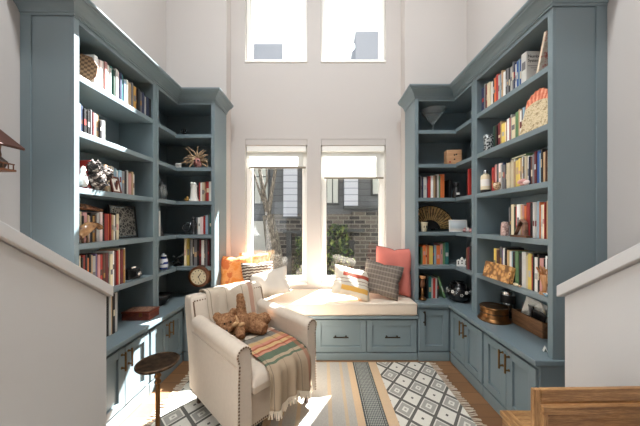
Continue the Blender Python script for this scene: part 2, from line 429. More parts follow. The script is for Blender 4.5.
# ------------------------------------------------------------------ books
COL = {'wh': ('white', (228, 226, 220)), 'cr': ('cream', (222, 208, 176)), 'pk': ('pink', (206, 150, 146)), 'lp': ('pale pink', (228, 206, 202)),
 'te': ('teal', (46, 112, 108)), 'dg': ('dark green', (36, 66, 52)), 'na': ('navy', (38, 48, 78)), 'bl': ('blue', (40, 84, 150)),
 'lb': ('light blue', (150, 180, 198)), 'bk': ('black', (30, 28, 30)), 'gy': ('grey', (112, 110, 112)), 'lg': ('pale grey', (176, 174, 170)),
 'br': ('brown', (92, 60, 46)), 'tn': ('tan', (186, 156, 120)), 'rd': ('red', (170, 50, 44)), 'mr': ('maroon', (104, 36, 42)),
 'og': ('orange', (206, 112, 62)), 'ye': ('yellow', (214, 188, 96)), 'gn': ('green', (96, 130, 90)), 'pu': ('purple', (112, 92, 132)), 'gd': ('ochre', (170, 128, 62))}
CM = {}
def cmat(k, v=0):
    if (k, v) not in CM:
        c = COL[k][1]; f = (1, .88, 1.1)[v]
        CM[k, v] = pmat('%s_book_cover' % COL[k][0].replace(' ', '_'), tuple(min(245, q*f) for q in c), .42, var=.06, scale=30)
    return CM[k, v]
ORD = 'first second third fourth fifth sixth seventh eighth ninth tenth eleventh twelfth thirteenth fourteenth fifteenth sixteenth seventeenth eighteenth nineteenth twentieth'.split()
def ordn(i):
    if i < 20: return ORD[i]
    return 'twenty-' + ORD[i-20] if i < 29 else 'thirtieth'
DARKS = ('bk', 'na', 'br', 'mr', 'dg', 'rd', 'te', 'bl', 'gy', 'pu')
rb = random.Random(3)
def make_book(k, t, h, d, label, group, loc, rz, tilt=0, cat='book'):
    """spine towards local -y, thickness along x, standing on z=0"""
    v = rb.choice((0, 0, 1, 2)); ct = min(.0035, t*.18); mb = MB(); e = .003
    mb.box(-t/2, -t/2+ct, -d/2, d/2, 0, h).box(t/2-ct, t/2, -d/2, d/2, 0, h).box(-t/2+ct, t/2-ct, -d/2, -d/2+.003, 0, h)
    o = mb.build('book', cmat(k, v), loc=loc, rot=(0, tilt, rz), bevel=.0012 if t > .012 else 0, seg=1)
    tag(o, label, cat, group)
    MB().box(-t/2+ct, t/2-ct, -d/2+.003, d/2-.004, e, h-e).build('page_block', M['paper'], o)
    # title panel and rules printed on the spine
    if t > .009 and rb.random() < .5:
        b = MB(); w = t*.5*rb.uniform(.45, .8); y0 = -d/2-.0007
        z0 = h*rb.uniform(.3, .5); z1 = z0+h*rb.uniform(.1, .26)
        b.box(-w, w, y0, -d/2+.001, z0, z1)
        c = rb.choice(('lg', 'cr', 'gd', 'tn', 'rd', 'br')) if k in DARKS else rb.choice(('gy', 'mr', 'lg', 'gy', 'tn', 'gy', 'pk'))
        b.build('spine_label', cmat(c), o)
    return o
def parse(spec):
    out = []
    for w in spec.split():
        k = w[:2]; r = w[2:]; out.append((k, float(r)))
    return out
def row(wall, X, px0, px1, spec, z, h0, h1, where, depth=.16, jit=.016, only=None):
    """row of upright books filling columns px0..px1. wall 'L'/'R': spines in plane x=X; 'B': spines in plane y=X"""
    bs = parse(spec); tot = sum(w for _, w in bs); p = px0; n = len(bs)
    for i, (k, w) in enumerate(bs):
        q = p+(px1-px0)*w/tot; f = (i+.5)/n
        h = h0+(h1-h0)*f+rb.uniform(-jit, jit); d = depth*rb.uniform(.86, 1)
        inset = rb.uniform(0, .012)
        lab = '%s book, %s from left, %s' % (COL[k][0], ordn(i), where)
        grp = 'books, '+where
        g = .0006
        if wall == 'B':
            x0, x1 = BX(p, X), BX(q, X)
            make_book(k, x1-x0-g, h, d, lab, grp, ((x0+x1)/2, X+d/2+inset, z), 0)
        else:
            y0, y1 = sorted((LY(p, X), LY(q, X)))
            xx = X-(d/2+inset) if wall == 'L' else X+d/2+inset
            make_book(k, y1-y0-g, h, d, lab, grp, (xx, (y0+y1)/2, z), PI/2 if wall == 'L' else -PI/2)
        p = q
SL, SR, SBK = -1.512, 1.388, 2.695
LB = 'of left bookcase'; RBk = 'of right bookcase'
row('L', SL, 95, 152, 'wh4 lp3 lp3 wh2 pk3 wh3 lg2 te2.5 dg2.5 wh3 lp2 na2.5 te2.5 lb3 wh2 tn4 gy2 gd3 br2 bk3 gy2.5 na3 lg2 na3 bk3', TOPL[0], .222, .185, 'top tier '+LB)
row('L', SL, 79.5, 106, 'lb3 na2.5 bk2.5 lg1.5 bk3 gy1 bk2 mr1.5 wh3 tn2.5 bk2 gy1.5 wh3', TOPL[1], .178, .142, 'second tier '+LB, .13)
row('L', SL-.012, 90, 135.5, 'rd2 wh1.5 pk2 mr2 wh2 gy2 lg2 bk1.5 tn3 cr4 lg3 lb3 wh2 lb3 gy3 bk2 lg2 pk3 tn2 wh1', TOPL[2], .185, .18, 'third tier '+LB)
row('L', SL-.03, 79.5, 120.5, 'bk2 cr2 bk1.2 pk4 tn1.5 lp2 bk2 gd2.5 br2 lg3 lp3 bk1.2 rd4 og2 rd1.5 tn2 wh2 bk1.2 cr3.5', TOPL[3], .19, .19, 'fourth tier '+LB)
row('L', SL, 79.5, 127, 'cr3 bk2 rd3 bk2 og2.5 bk2 tn2 lg4 pu2 pk3 rd3 br3 mr3 gy2 cr3 wh2 mr3 rd2 cr2 mr3 gd2 lg2', TOPL[4], .24, .255, 'fifth tier '+LB)
row('L', SL, 107.5, 119, 'bk2.5 wh2 tn1.5 bk2 lg3', CTZ, .285, .29, 'on left countertop', jit=.006)
row('R', SR, 480.5, 521, 'na4 lg1 br2 rd2 cr4 wh3 br1.5 bk2 og2 rd3 lg2 lb3 tn1.5 wh3 bk3 gy3 bk2 lg3 gy2 na2 wh2 bl3 lb1.5 bl3', TOPR[0], .23, .2, 'top tier '+RBk)
row('R', SR, 493, 524, 'dg1.5 br2 bk1 mr3 tn1 ye4 cr1 rd1.5 wh3 rd1 lg1 cr4 gn4 tn1 wh2.5 br1.5 lb2', TOPR[1], .165, .19, 'second tier '+RBk)
row('R', SR, 491, 548.5, 'rd2.5 pk3 gy1 lp3 lg1.5 na1.5 gy2 bk1 cr4 cr3 wh1 tn2 ye3.5 ye1.5 tn1.5 wh2 bk1 cr2 wh2 na1 br3 gy2 mr2 bk1 bl3 lb1 bk1.5 tn3 br1.2 cr3', TOPR[2], .2, .2, 'third tier '+RBk)
row('R', SR, 508, 548.5, 'gy1.5 bk1 cr3 dg1.5 rd1.5 wh3 tn2 pk2 og2.5 rd3.5 bk3 wh2 lg2 lb1.5 og1 wh2.5 cr2 rd1 tn2 rd2', TOPR[3], .225, .228, 'fourth tier '+RBk)
row('R', SR, 493.5, 548.5, 'ye2 tn1 br2 gy2 pu2 wh2 bk1.5 tn2 ye1 wh2 lb1 bk3 gn3 bk3 wh4 cr2 ye3.5 rd2 bk1 wh3.5 bk1.5 pk4 bk2 wh2 br2', TOPR[4], .245, .235, 'fifth tier '+RBk)
LC = 'of left corner bookcase'; RC = 'of right corner bookcase'
row('B', SBK, 198.5, 211.4, 'rd1.5 wh1.5 cr2 tn1 mr1 rd2.5 wh2.5', TOPL[2], .2, .215, 'third tier '+LC, jit=.005)
row('B', SBK, 196.5, 211.4, 'gy1 wh2.5 lp2.5 rd2 lb2.5 gy1.5 te2', TOPL[3], .165, .235, 'fourth tier '+LC, jit=.005)
row('B', SBK, 184, 211.4, 'cr2 ye3 bk1 lg2 bk1.5 gy3 bk2 mr2 wh3 bk1 gy2 mr2 bk2', TOPL[4], .285, .275, 'fifth tier '+LC, jit=.006)
row('B', SBK, 418.6, 445, 'bk2 gy1 na2 wh3 na1 rd3 wh2.5 tn2 br1.5 lg2 gn1.5 og4', TOPR[2], .225, .245, 'third tier '+RC)
row('B', SBK, 421, 449, 'gn1.5 og2.5 tn1 og2 ye3 na1 lb2 og3 pk2 gn2 te3', TOPR[4], .19, .225, 'fifth tier '+RC)
row('B', SBK, 427, 439, 'bk2 te3 lg2 rd2.5 lg2 bk1.5', CTZ, .225, .22, 'on right countertop corner')
make_book('gn', .018, .235, .15, 'green book tilted against the short row on the right countertop corner', 'books, on right countertop corner', (BX(443.5, SBK)+.018, SBK+.075, CTZ+.003), 0, -.3)
make_book('bk', .022, .2, .15, 'black book at the right end of the third tier of the right corner bookcase', 'books, third tier of right corner bookcase', (BX(451, SBK), SBK+.09, TOPR[2]), 0)
make_book('rd', .02, .255, .15, 'red book standing alone beside the upright of the right corner bookcase', 'books, third tier of right corner bookcase', (1.466, 2.425, TOPR[2]), -PI/2)
for i, (k, y) in enumerate((('br', 2.45), ('mr', 2.422), ('bk', 2.395))):
    make_book(k, .024, .2+.012*i, .15, '%s book beside the upright, fifth tier of the right corner bookcase' % COL[k][0], 'short row of books in the right corner bookcase', (1.465, y, TOPR[4]), -PI/2)
make_book('wh', .02, .235, .14, 'white edged book beside the upright on the fourth tier of the left corner bookcase', 'books, fourth tier of left corner bookcase', (-1.59, 2.39, TOPL[3]), PI/2)
# the big white book whose cover faces the room
o = make_book('wh', .046, .215, .17, 'large white hardback with printed cover at the right end of the top right tier', 'books, top tier of right bookcase', (SR+.085, 1.755, TOPR[0]), -PI/2)
def text(body, size, loc, rot, mat, parent, name='lettering'):
    cu = bpy.data.curves.new(name, 'FONT'); cu.body = body; cu.size = size; cu.extrude = .0004
    cu.space_character = .95
    o = bpy.data.objects.new(name, cu); C.objects.link(o)
    dg = bpy.context.evaluated_depsgraph_get(); me = bpy.data.meshes.new_from_object(o.evaluated_get(dg))
    bpy.data.objects.remove(o); me.materials.clear(); me.materials.append(mat)
    q = bpy.data.objects.new(name, me); C.objects.link(q); q.location = loc; q.rotation_euler = rot; q.parent = parent
    return q
# cover plane: local +x side faces the room (towards -Y world)
text('Number\nSystems', .029, (.0236, -.075, .17), (PI/2, 0, PI/2), M['black'], o)
b = MB()
for i, (w, zz) in enumerate(((.1, .112), (.08, .098), (.06, .084))): b.box(.0232, .0238, -.075+.02*i, -.075+.02*i+w*.8, zz, zz+.004)
b.build('cover_rule', cmat('gy'), o)
# picture book leaning near the end panel
g = G('collage_picture_cover'); n = g.noise(22, 4, .7); n2 = g.noise(9, 2)
g.base(g.ramp(g.mth('ADD', g.mth('MULTIPLY', n, .6), g.mth('MULTIPLY', n2, .4)), [(.3, lin((96, 66, 52))), (.42, lin((204, 178, 150))), (.5, lin((232, 222, 208))), (.58, lin((196, 96, 80))), (.7, lin((120, 110, 90)))])); g.rough(.4); M['collage'] = g.m
th = thing('picture_book', 'picture book with a red and cream collage cover leaning by the top right end panel', 'book', (1.39, 1.652, TOPR[0]+.001), 0, rot=(.26, 0, 0))
MB().box(0, .2, -.008, -.004, 0, .25).build('cover', M['collage'], th, bevel=.0015)
MB().box(0.002, .198, -.004, .006, .003, .247).build('page_block', M['paper'], th)
MB().box(0, .2, .006, .009, 0, .25).build('cover', M['collage'], th, bevel=.0015)
# book lying flat on the third right tier's row
o = make_book('gn', .014, .2, .14, 'lime green book lying flat on top of the yellow books, third right tier', 'books, third tier of right bookcase', (SR+.1, 1.87, TOPR[2]+.215), 0, 0)
o.rotation_euler = (0, PI/2, 0); o.location = (SR+.02, 1.83, TOPR[2]+.221)

# ------------------------------------------------------------------ ornaments, left
def wovenmat(name, a, bcol, sc=60):
    g = G(name); w = g.node('ShaderNodeTexChecker'); w.inputs['Scale'].default_value = sc
    g.l.new(g.coord(), w.inputs[0]); w.inputs[1].default_value = lin(a); w.inputs[2].default_value = lin(bcol)
    g.base(w.outputs[0]); g.rough(.8); return g.m
th = thing('woven_fan', 'flat woven straw fan leaning at the near end of the top left tier', 'fan', (-1.56, 1.64, TOPL[0]), 0, rot=(-.2, .0, .45))
b = MB(); pts = [(-.03, 0), (.03, 0), (.075, .06), (.085, .13), (.05, .19), (0, .2), (-.05, .19), (-.085, .13), (-.075, .06)]
b.prism(pts, -.004, .004, 'y'); b.build('woven_panel', wovenmat('woven_straw', (150, 116, 84), (96, 68, 46)), th)
MB().tube([(p[0], 0, p[1]) for p in pts], .006, 6, closed=True).build('rim', M['cratewood'], th, smooth=True)

# fluffy black and white ornament on the third tier
g = G('tabby_tuft_fur'); n = g.noise(26, 4, .7)
g.base(g.ramp(n, [(.46, lin((30, 27, 27))), (.54, lin((92, 80, 74))), (.64, lin((206, 198, 190)))])); g.rough(.9); g.bump(n, .6, .02); M['tuft'] = g.m
yc = LY(96, 1.52)
th = thing('plush_cat', 'fluffy black and white long-haired cat ornament in front of the third left tier books', 'ornament', (-1.506, yc, TOPL[2]))
b = MB(); r2 = random.Random(5)
b.ell((0, 0, .075), (.04, .062, .075)); b.ell((.012, -.035, .15), (.036, .036, .034)); b.ell((.01, .05, .12), (.03, .035, .05))
for i in range(170):
    a = r2.uniform(0, 2*PI); t = r2.uniform(-.5, 1.4); n = Vector((math.cos(a)*math.cos(t), math.sin(a)*math.cos(t), math.sin(t)))
    cc, rr = r2.choice((((0, 0, .075), (.04, .062, .075)), ((.012, -.035, .15), (.036, .036, .034)), ((.01, .05, .12), (.03, .035, .05))))
    p = Vector([cc[j]+n[j]*rr[j] for j in range(3)])
    if p.z < .02: continue
    q = p+n*r2.uniform(.008, .02)+Vector((0, 0, -.008)); b.tube([p, (p+q)/2, q], [.006, .004, .0008], 5)
b.build('body', M['tuft'], th, smooth=True)
b = MB(); b.lathe([(.016, 0), (.009, .012), (.001, .028)], (.012, -.055, .17), 8); b.build('ear', M['tuft'], th, smooth=True)
b = MB(); b.lathe([(.016, 0), (.009, .012), (.001, .028)], (.012, -.015, .175), 8); b.build('ear', M['tuft'], th, smooth=True)
for dy in (-.048, -.022): MB().ell((.046, dy, .156), .005, 8, 6).build('eye', M['blackgloss'], th, smooth=True)
yc = LY(83, 1.50)
th = thing('figurine', 'small white figurine with wire legs at the near end of the third left tier', 'figurine', (-1.503, yc+.005, TOPL[2]))
b = MB(); b.lathe([(.018, .012), (.024, .04), (.02, .075), (.012, .1), (.015, .118), (.008, .135), (.001, .14)], seg=14); b.build('body', M['white'], th, smooth=True)
b = MB()
for dy in (-.012, .012): b.tube([(0, dy, .02), (.004, dy*1.6, .008), (.012, dy*2.2, .002)], .0022, 6)
b.build('wire_leg', M['black'], th)
# red framed small picture leaning on the books
th = thing('framed_picture', 'small red-brown wooden frame with a pale portrait, leaning on the third left tier books', 'picture frame', (-1.50, LY(118, 1.5), TOPL[2]), 0, 'framed pictures on the left bookcase', rot=(-.0, 0, PI/2))
def frame(th, w, h, d, fw, mf, mp, lean):
    rot = (lean, 0, 0)
    b = MB(); b.box(-w, -w+fw, 0, d, 0, h).box(w-fw, w, 0, d, 0, h).box(-w+fw, w-fw, 0, d, 0, fw).box(-w+fw, w-fw, 0, d, h-fw, h)
    b.build('frame', mf, th, rot=rot, bevel=.002)
    return MB().box(-w+fw, w-fw, d*.35, d*.8, fw, h-fw).build('picture', mp, th, rot=rot)
g = G('portrait_print'); n = g.noise(30, 2); x, y, z = g.xyz()
rr = g.mth('SQRT', g.mth('ADD', g.mth('POWER', g.mth('MULTIPLY', x, 1.5), 2), g.mth('POWER', g.mth('SUBTRACT', z, .062), 2)))
g.base(g.ramp(g.mth('ADD', rr, g.mth('MULTIPLY', n, .01)), [(.0, lin((60, 56, 58))), (.022, lin((120, 112, 110))), (.03, lin((222, 216, 206)))])); M['portrait'] = g.m
frame(th, .042, .125, .012, .013, M['redwood'], M['portrait'], -.22)
MB().box(-.008, .008, .012, .018, .02, .09).build('strut', M['redwood'], th, rot=(.1, 0, 0))
# twisted wooden branch lying on the row of books
th = thing('carved_horn', 'long mottled brown wooden carving lying on top of the fourth left tier books', 'ornament', (-1.60, 1.69, TOPL[3]+.205))
g = G('mottled_bark'); n = g.noise(40, 4, .7); g.base(g.ramp(n, [(.4, lin((66, 40, 28))), (.6, lin((168, 116, 80)))])); g.rough(.6); g.bump(n, .5, .01); M['bark'] = g.m
b = MB(); b.tube([(.02, -.13, .052), (.012, -.09, .045), (0, -.03, .036), (0, .04, .03), (.008, .1, .02), (.02, .15, .012)], [.014, .02, .022, .02, .015, .008], 10)
b.build('carving', M['bark'], th, smooth=True)
# dark wood bird with long beak
th = thing('bird_figurine', 'golden brown wooden long-beaked bird standing in front of the fourth left tier books', 'figurine', (-1.503, LY(88, 1.5), TOPL[3]))
g = G('polished_horn'); n = g.noise(14, 3); g.base(g.ramp(n, [(.35, lin((92, 58, 34))), (.6, lin((196, 150, 104)))])); g.rough(.25); M['horn'] = g.m
b = MB(); b.tube([(0, -.045, .035), (0, -.04, .06), (0, -.02, .085), (0, .01, .105), (0, .04, .112), (0, .07, .108), (0, .095, .098), (0, .11, .09)], [.01, .028, .034, .032, .026, .022, .017, .006], 14)
b.build('body', M['horn'], th, smooth=True)
for y in (-.035, -.008):
    MB().tube([(0, y, .06), (.002, y+.004, .03), (.004, y-.002, .003)], [.006, .0045, .005], 8).build('leg', M['walnut'], th, smooth=True)
MB().tube([(-.0, -.045, .05), (.0, -.062, .03), (0, -.072, .006)], [.014, .012, .006], 8).build('tail', M['walnut'], th, smooth=True)
# framed dark print
th = thing('framed_picture', 'square frame with an intricate black and silver tree print on the fourth left tier', 'picture frame', (-1.615, 2.105, TOPL[3]), PI/2, 'framed pictures on the left bookcase')
g = G('black_silver_tree_print'); v = g.node('ShaderNodeTexVoronoi'); v.feature = 'DISTANCE_TO_EDGE'; v.inputs['Scale'].default_value = 34; g.l.new(g.coord(), v.inputs['Vector'])
n = g.noise(16, 3, .7); f = g.mth('ADD', g.mth('LESS_THAN', v.outputs[0], .1), g.mth('GREATER_THAN', n, .58))
g.base(g.mix(g.mth('MULTIPLY', f, .75), lin((24, 24, 26)), lin((150, 146, 138)))); g.rough(.35); M['treeprint'] = g.m
frame(th, .138, .272, .015, .011, M['black'], M['treeprint'], -.1)
b = MB(); 
for x0, x1, z0, z1 in ((-.126, -.119, .013, .259), (.119, .126, .013, .259), (-.119, .119, .013, .02), (-.119, .119, .252, .259)): b.box(x0, x1, .003, .006, z0, z1)
b.build('silver_slip', M['silver'], th, rot=(-.1, 0, 0))
# vintage folding camera
th = thing('vintage_camera', 'small black vintage bellows camera at the end of the fifth left tier', 'camera', (-1.56, LY(134, 1.55), TOPL[4]), PI/2-.25)
MB().box(-.062, .045, -.03, .05, 0, .085).build('body', M['black'], th, bevel=.006)
b = MB()
for i in range(5): b.box(-.04+.003*i, .03-.003*i, -.036-.008*i, -.029-.008*i, .015+.003*i, .075-.003*i)
b.build('bellows', M['black'], th)
MB().lathe([(.018, 0), (.018, .012), (.013, .014), (.012, .006)], seg=18).build('lens', M['silver'], th, loc=(-.005, -.068, .045), rot=(PI/2, 0, 0), smooth=40)
b = MB(); b.box(-.02, .02, -.012, .012, .085, .1); b.lathe([(.008, 0), (.008, .01)], (.03, 0, .085), 12); b.build('viewfinder', M['silver'], th, bevel=.002)
# red-brown box on the counter
th = thing('wooden_box', 'flat red-brown wooden box with inlaid lid on the left countertop', 'box', (-1.537, 2.165, CTZ), .04)
MB().box(-.112, .112, -.068, .068, 0, .055).build('body', M['redwood'], th, bevel=.004)
g = G('marbled_inlay'); n = g.noise(40, 4, .7); g.base(g.ramp(n, [(.4, lin((88, 40, 30))), (.52, lin((176, 140, 116))), (.62, lin((110, 66, 52)))])); g.rough(.3); M['inlay'] = g.m
l = MB().box(-.115, .115, -.071, .071, .055, .072).build('lid', M['redwood'], th, bevel=.004)
MB().box(-.095, .095, -.052, .052, .072, .0735).build('inlay_panel', M['inlay'], l)
MB().box(.03, .055, -.074, -.069, .03, .064).build('clasp', M['brass'], th, bevel=.001)
# --- left corner shelves
xy = lambda px, Y: (BX(px, Y), Y)
th = thing('figurine', 'tiny black figurine on the top tier of the left corner bookcase', 'figurine', (*xy(184.5, 2.72), TOPL[0]))
b = MB(); b.lathe([(.02, 0), (.02, .01), (.012, .016), (.02, .035), (.012, .052)], seg=14); b.ell((0, 0, .064), .016, 12, 8)
b.build('body', M['blackgloss'], th, smooth=40)
MB().tube([(0.012, -.01, .07), (.03, -.012, .062), (.034, -.012, .05)], [.008, .006, .004], 8).build('trunk', M['blackgloss'], th, smooth=True)
MB().tube([(-.018, 0, .04), (-.036, 0, .05), (-.03, 0, .075)], .005, 8).build('tail', M['blackgloss'], th, smooth=True)
# rooty mask with writhing tendrils
th = thing('root_mask', 'carved pink-faced root mask with writhing tan tendrils on the left corner bookcase', 'mask', (*xy(198, 2.705), TOPL[1]))
g = G('weathered_root'); n = g.noise(30, 4, .7); g.base(g.ramp(n, [(.35, lin((104, 78, 56))), (.6, lin((206, 176, 140)))])); g.rough(.7); g.bump(n, .4, .01); M['root'] = g.m
g = G('pink_painted_face'); n = g.noise(22, 3); g.base(g.ramp(n, [(.35, lin((120, 62, 58))), (.62, lin((206, 148, 140)))])); g.rough(.5); M['pinkface'] = g.m
b = MB(); b.ell((0, 0, .062), (.046, .035, .058)); b.ell((0, -.034, .055), (.012, .016, .02)); b.build('face', M['pinkface'], th, smooth=True)
for dx in (-.019, .019): MB().ell((dx, -.034, .078), (.011, .007, .007), 10, 8).build('eye_hollow', M['black'], th, smooth=True)
MB().tube([(-.018, -.031, .034), (0, -.037, .03), (.018, -.031, .034)], .004, 6).build('mouth', M['redwood'], th, smooth=True)
for i in range(17):
    a = -.35+(PI+.7)*i/16+r2.uniform(-.06, .06); L = r2.uniform(.1, .17)
    if math.cos(a) > .3: L *= .8
    c0 = Vector((math.cos(a)*.04, -.005+r2.uniform(-.012, .012), .072+math.sin(a)*.045)); pts = [c0]; d = Vector((math.cos(a), r2.uniform(-.35, .15), math.sin(a)))
    for k in range(6):
        d = (d+Vector((r2.uniform(-.3, .3), r2.uniform(-.2, .15), r2.uniform(-.3, .2)-.12*k*abs(math.cos(a))*.6))).normalized(); q = pts[-1]+d*L/6
        q.z = min(max(q.z, .014), .262); q.y = min(q.y, .18)
        q.x = max(min(q.x, .112), -.2); pts.append(q)
    MB().tube(pts, [.013, .011, .009, .0075, .006, .005, .003], 7).build('tendril', M['root'], th, smooth=True)
th = thing('tag_card', 'small white block on the shelf edge left of the root mask', 'card', (*xy(178.5, 2.665), TOPL[1]))
MB().box(-.026, .026, -.012, .014, 0, .048).build('block', M['white'], th, bevel=.004)
MB().box(-.017, .017, -.0128, -.012, .01, .036).build('mark', cmat('lg'), th)
# hexagonal lantern
th = thing('lantern', 'dark hexagonal metal lantern by the upright, third tier of the left corner bookcase', 'lantern', (-1.555, LY(161.5, 1.54)+.025, TOPL[2]))
pw = pmat('pewter', (128, 128, 128), .4, .8)
hexp = lambda r: [(r*math.cos(PI/3*k), r*math.sin(PI/3*k)) for k in range(6)]
MB().prism(hexp(.04), 0, .012, 'z').build('base', pw, th, bevel=.002)
b = MB()
for (x0, y0), (x1, y1) in zip(hexp(.038), hexp(.055)): b.tube([(x0, y0, .012), (x1, y1, .07), (x0, y0, .125)], .004, 6)
b.build('cage', pw, th)
MB().lathe([(.036, .012), (.05, .07), (.036, .125)], seg=6).build('glass_body', M['glassware'], th)
MB().lathe([(.044, .125), (.03, .145), (.01, .16), (.008, .17)], seg=6).build('cap', pw, th)
MB().tube([(0, -.014, .17), (0, -.02, .185), (0, 0, .2), (0, .02, .185), (0, .014, .17)], .003, 6).build('ring', pw, th, smooth=True)
th = thing('statuette', 'white pedestal statuette left of the red books, left corner bookcase', 'statuette', (*xy(194, 2.69), TOPL[2]))
MB().lathe([(.05, 0), (.05, .018), (.042, .022), (.036, .05), (.032, .12), (.03, .15), (.034, .158), (.036, .17)], seg=22).build('pedestal', M['white'], th, smooth=40)
b = MB(); b.ell((0, 0, .182), (.026, .022, .02)); b.ell((-.02, 0, .192), (.02, .018, .013)); b.build('head', M['white'], th, smooth=True)
th = thing('figurine', 'tiny ochre figurine at the foot of the white statuette', 'figurine', (*xy(187.4, 2.68), TOPL[2]))
b = MB(); b.lathe([(.018, 0), (.016, .02), (.009, .032), (.011, .044), (.001, .055)], seg=14); b.build('body', cmat('gd'), th, smooth=True)
b = MB()
for sgn in (-1, 1): b.tube([(sgn*.012, -.003, .03), (sgn*.022, -.012, .022), (sgn*.014, -.018, .014)], .005, 6)
b.build('arm', cmat('gd'), th, smooth=True)
# fourth tier: two dark glass / pewter figures
pwd = pmat('dark_pewter', (84, 84, 86), .3, .85)
th = thing('figurine', 'dark pewter standing figure left of the books, fourth tier of the left corner bookcase', 'figurine', (*xy(193.6, 2.70), TOPL[3]))
b = MB(); b.lathe([(.028, 0), (.028, .012), (.014, .022), (.02, .05), (.024, .09), (.016, .115), (.022, .135), (.012, .15), (.009, .156)], seg=16); b.ell((0, 0, .168), (.017, .017, .019)); b.build('body', pwd, th, smooth=True)
b = MB()
for sgn in (-1, 1): b.tube([(sgn*.02, 0, .135), (sgn*.034, -.008, .105), (sgn*.012, -.024, .09)], [.008, .007, .005], 8)
b.build('arm', pwd, th, smooth=True)
th = thing('ring_sculpture', 'dark wire ring sculpture beside the pewter figure, left corner bookcase', 'sculpture', (*xy(187, 2.72), TOPL[3]))
MB().lathe([(.03, 0), (.03, .01), (.008, .016), (.006, .03)], seg=16).build('base', pwd, th, smooth=40)
MB().tube([(.048*math.cos(a), .006*math.sin(3*a), .075+.048*math.sin(a)) for a in [2*PI*k/20 for k in range(20)]], .006, 8, closed=True).build('ring', pwd, th, smooth=True)
MB().tube([(.026*math.cos(a), .012*math.sin(a), .075+.026*math.sin(a)) for a in [2*PI*k/16 for k in range(16)]], .004, 8, closed=True).build('ring', pwd, th, smooth=True)
th = thing('obelisk', 'small grey tapered carving beside the upright, fourth tier of the left corner bookcase', 'ornament', (-1.545, 2.43, TOPL[3]))
b = MB(); b.lathe([(.034, 0), (.03, .02), (.022, .06), (.016, .09), (.003, .12)], seg=7); b.build('body', pwd, th)
MB().lathe([(.04, 0), (.038, .008)], seg=7).build('base', M['black'], th)
# fifth tier: blue and white vase, spiky black sculpture
g = G('blue_white_porcelain'); n = g.noise(18, 3); x, y, z = g.xyz(); band = g.mth('GREATER_THAN', g.mth('SINE', g.mth('MULTIPLY', z, 120)), .2)
g.base(g.mix(g.mth('MULTIPLY', band, g.mth('GREATER_THAN', n, .42)), lin((222, 226, 232)), lin((36, 56, 128)))); g.rough(.2); M['porcelain'] = g.m
th = thing('vase', 'blue and white striped porcelain jar by the upright of the left corner bookcase', 'vase', (-1.548, LY(163.5, 1.55), TOPL[4]))
MB().lathe([(.03, 0), (.038, .02), (.04, .06), (.034, .1), (.022, .115), (.026, .13)], seg=20).build('body', M['porcelain'], th, smooth=True)
MB().lathe([(.03, .13), (.02, .143), (.007, .147), (.009, .158), (.001, .162)], seg=20).build('lid', M['porcelain'], th, smooth=True)
th = thing('knot_sculpture', 'black sculpture of crossed silver-tipped arms left of the fifth tier books, left corner', 'sculpture', (*xy(178, 2.70), TOPL[4]))
b = MB(); b.lathe([(.045, 0), (.045, .012), (.02, .02)], seg=16); b.build('base', M['blackgloss'], th, smooth=40)
for (p, q) in (((-.05, 0, .03), (.055, -.01, .12)), ((.04, .01, .03), (-.045, .0, .1)), ((0, 0, .018), (0, .01, .09))):
    a_ = MB().tube([p, tuple((p[i]+q[i])/2+(0, -.01, .008)[i] for i in range(3)), q], [.009, .008, .006], 8).build('arm', M['blackgloss'], th, smooth=True)
    MB().ell(q, .011, 10, 8).build('tip', M['silver'], a_, smooth=True)
# mantel clock with round dial on the left counter corner
th = thing('mantel_clock', 'round wooden clock with cream dial on the left countertop corner', 'clock', (*xy(200, 2.64), CTZ), 0)
cz = BZ(277, 2.60)-CTZ
b = MB(); b.prism([(-.115, 0), (.115, 0), (.115, .03), (.09, .045), (.06, .05), (-.06, .05), (-.09, .045), (-.115, .03)], -.035, .06, 'y'); b.build('base', M['walnut'], th, bevel=.004)
case = MB().lathe([(.108, -.05), (.108, .02), (.104, .034), (.09, .04), (.082, .03)], seg=40).build('case', M['walnut'], th, loc=(0, 0, cz), rot=(PI/2, 0, 0), smooth=40)
MB().lathe([(.082, .028), (.082, .032)], seg=40).build('dial', cmat('cr'), case, smooth=40)
MB().lathe([(.08, .031), (.084, .042), (.089, .041), (.089, .03)], seg=40).build('bezel', M['brass'], case, smooth=40)
for k in range(12):
    a = PI/6*k; MB().box(-.003, .003, .056, .069, .0322, .0328, mat=Matrix.Rotation(a, 4, 'Z')).build('hour_mark', M['black'], case)
for a, L, w in ((.6, .042, .0035), (2.75, .058, .0025)): MB().box(-w, w, -.01, L, .0332, .0342, mat=Matrix.Rotation(-a, 4, 'Z')).build('hand', M['black'], case)
th = thing('bowl', 'dark low bowl on the left countertop corner, deep beside the clock', 'bowl', (-1.60, 2.50, CTZ))
MB().lathe([(.05, 0), (.055, .008), (.085, .05), (.1, .09), (.094, .09), (.078, .05), (.045, .016), (.001, .014)], seg=28).build('body', M['black'], th, smooth=True)
MB().lathe([(.1, .088), (.104, .093), (.1, .097), (.094, .092)], seg=28).build('rim', pwd, th, smooth=True)

